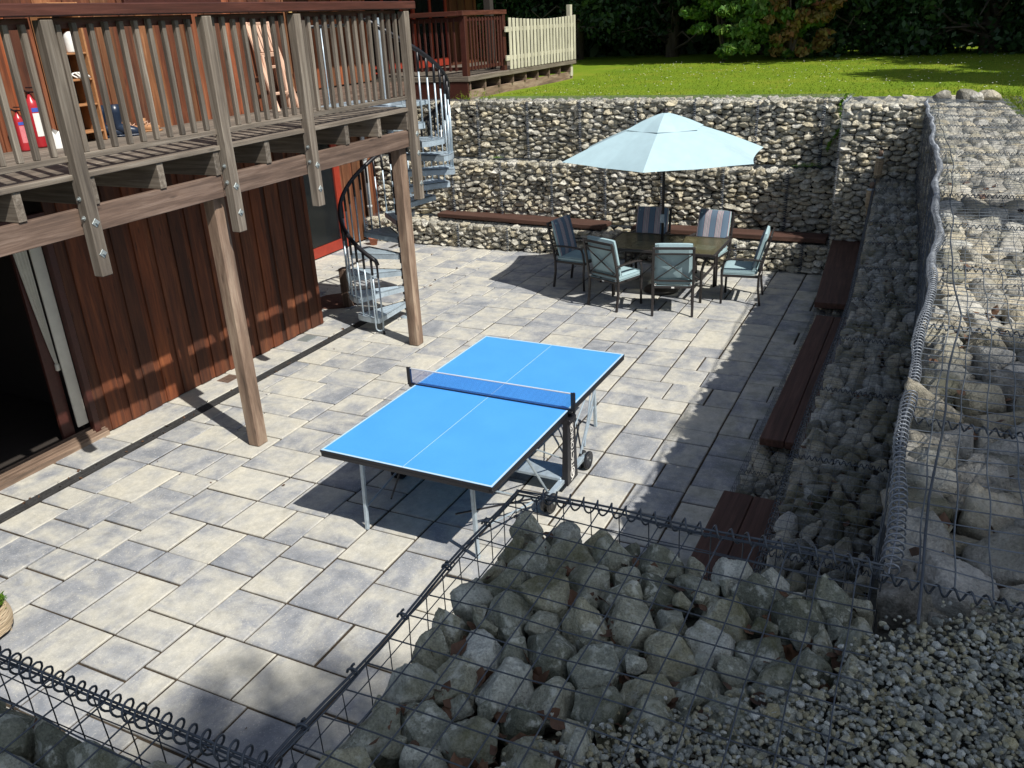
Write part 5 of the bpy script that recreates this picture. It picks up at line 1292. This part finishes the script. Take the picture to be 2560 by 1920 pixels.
# wicker planter at the left edge of the patio
def planter():
    t = thing('wicker_planter', 'wicker planter with a green fern at the left edge of the view', 'planter', (2.62, 5.50, 0))
    x, y = 2.585, 5.53; mw = m_bamboo
    for a in range(4):
        q = R(45+90*a); mb = MB(); mb.tube([(x+.15*math.cos(q), y+.15*math.sin(q), 0), (x+.17*math.cos(q), y+.17*math.sin(q), .22)], .012, 6); mb.build('leg', mw, t)
    mb = MB()
    for k in range(12):
        z = .05+k*.015; mb.tube([(x+(.165+.018*math.sin(k*.28+.2))*math.cos(a), y+(.165+.018*math.sin(k*.28+.2))*math.sin(a), z+.003*math.sin(a*12+k*3.14)) for a in np.linspace(0, 6.283, 37)[:-1]], .009, 5, closed=True, caps=False)
    mb.build('basket', mw, t)
    mb = MB(); mb.lathe([(0, 0), (.15, 0)], (x, y, .19), 20); mb.build('soil', m_soil, t)
    mb = MB()
    for k in range(700):
        a = RG.uniform(0, 6.28); r = .17*math.sqrt(RG.random()); s = RG.uniform(.02, .05); c = np.array([x+r*math.cos(a), y+r*math.sin(a), .20+RG.random()*.07])
        d = np.array([math.cos(a)*.5+RG.normal(0, .3), math.sin(a)*.5+RG.normal(0, .3), RG.uniform(0, 1)]); d /= np.linalg.norm(d); w_ = np.cross(d, [0, 0, 1])*.25
        mb.add([c, c+d*s*.5+w_*s, c+d*s, c+d*s*.5-w_*s], [(0, 1, 2, 3)], None, RG.random())
    mb.build('fern_leaves', m_lffern, t)
planter()
# grass tufts, weeds and daisies on the lawn
def grass():
    n = 60000; x = 14.98+RG.random(n)**1.5*9.5; y = RG.uniform(-4, 9.5, n)
    m = RG.random(n) < .15; x[m] = RG.uniform(9.0, 15.4, m.sum()); y[m] = np.interp(x[m], [9, 15.4], [-1.0, -.72])-RG.random(m.sum())**2*1.3
    ok = ~((y > 7.85) & (x > 14.5)) & ~((x < 15.02) & (y > -.55)) & ~((y > 6.9+(x-15)*.05) & (x < 15.6)); x, y = x[ok], y[ok]; n = len(x)
    z = lz(x, y); a = RG.uniform(0, 6.28, n); h = RG.uniform(.010, .028, n)*(1+1.2*(RG.random(n) < .03)); w_ = h*.22+.004
    b = np.stack([x, y, z-.005], 1); d = np.stack([np.cos(a), np.sin(a), np.zeros(n)], 1); ln = RG.normal(0, .5, (n, 1))*h[:, None]*np.roll(d, 1, 1)*np.array([1, 1, 0])
    V = np.stack([b-d*w_[:, None], b+d*w_[:, None], b+ln+np.stack([np.zeros(n), np.zeros(n), h], 1)], 1).reshape(-1, 3)
    mb = MB(); mb.add(V, np.arange(n*3).reshape(-1, 3), None, np.repeat(RG.random(n), 3)); o = mb.build('grass_blades', m_blade); o['kind'] = 'stuff'; tag(o, 'short sunlit grass blades of the lawn', 'grass')
    mb = MB(); k = 0
    for q in range(420):
        x = RG.uniform(15.5, 24.3); y = RG.uniform(-4.5, 7.5); s = RG.uniform(.010, .020); z = float(lz(x, y))+.05
        mb.lathe([(0, .004), (s, 0), (s*.5, -.004)], (x, y, z), 6)
    o = mb.build('daisies', m_white); o['kind'] = 'stuff'; tag(o, 'tiny white daisies scattered over the lawn', 'daisies')
grass()
for i, (x, y, s, lab) in enumerate(((14.05, .02, .11, 'whitish loose stone at the lawn corner, the leftmost of four'), (13.95, -.28, .15, 'large pale loose stone at the lawn edge beside the coiled wire'),
                               (13.9, -.55, .12, 'brown-grey loose boulder at the lawn edge, rightmost and largest of three'), (13.75, -.40, .08, 'small pale loose stone wedged between the two boulders at the lawn edge'))):
    V1, F1 = ICO[3]; pn = RG.normal(0, 1, (16, 3)); pn /= np.linalg.norm(pn, axis=1)[:, None]; rr_ = ((np.maximum(V1@pn.T, 1e-3)/RG.uniform(.72, 1.15, 16))**30).sum(1)**(-1/30); v = V1*np.minimum(rr_, 1.3)[:, None]*np.array([s, s*1.1, s*.75]); mb = MB(); mb.add(v+np.array([x, y, TOP+.06]), F1, None, RG.random()); tag(mb.build('loose_stone', m_stonet, smooth=True), lab, 'stone', 'loose stones on the corner of the lawn')

# --- trees behind and beside the camera: they stand in the garden and shade the near baskets and part of the lawn
def shade_tree(label, x, y, h, rz, zc, r, nl, s0, s1, name='garden_tree', seed=1, ntr=.16):
    t = thing(name, label, 'tree', (x, y, TOP), group='garden trees outside the picture'); rg = random.Random(seed)
    mb = MB(); mb.tube([(x, y, TOP-.1), (x+.1, y, TOP+h*.4), (x, y, TOP+h*.8)], [ntr, ntr*.8, ntr*.3], 9); mb.build('trunk', m_bark, t, smooth=True)
    cr = MB()
    for k in range(26):
        a = rg.uniform(0, 6.28); d = r*.80*math.sqrt(rg.random()); zz = zc+rg.uniform(-rz, rz)*.7
        leafcloud(cr, (x+d*math.cos(a), y+d*math.sin(a), zz), (r*.32, r*.32, rz*.4), nl//26, s0, s1, .15)
    cr.build('crown', m_lfdark, t)
shade_tree('tall broad tree far behind the photographer that shades the near baskets', -5.75, -12.3, 15, 1.8, 17.0, 4.1, 46000, .08, .16, seed=5)
shade_tree('second tall tree behind the photographer that shades the gravel', -2.7, -14.2, 15, 1.6, 17.0, 2.7, 22000, .08, .16, seed=8)
shade_tree('tree to the right of the lawn that shades its far corner', 17.6, -8.2, 10, 1.8, 10.0, 3.6, 26000, .1, .2, seed=12)
shade_tree('tree farther right of the lawn', 21.5, -9.0, 10, 1.8, 9.5, 3.4, 22000, .1, .2, seed=13)
t = thing('slim_conifer', 'slim conifer to the right of the gabion walls, outside the picture', 'tree', (4.35, -6.3, TOP), group='garden trees outside the picture')
mb = MB(); mb.tube([(4.35, -6.3, TOP-.1), (4.35, -6.3, TOP+7.4)], [.12, .02], 8); mb.build('trunk', m_bark, t)
cr = MB()
for k in range(30):
    f = k/29; leafcloud(cr, (4.35, -6.3, TOP+.8+6.7*f), (.75*(1-f*.55), .75*(1-f*.55), .25), 420, .04, .1, .2, droop=.5)
cr.build('crown', m_lfdark, t)
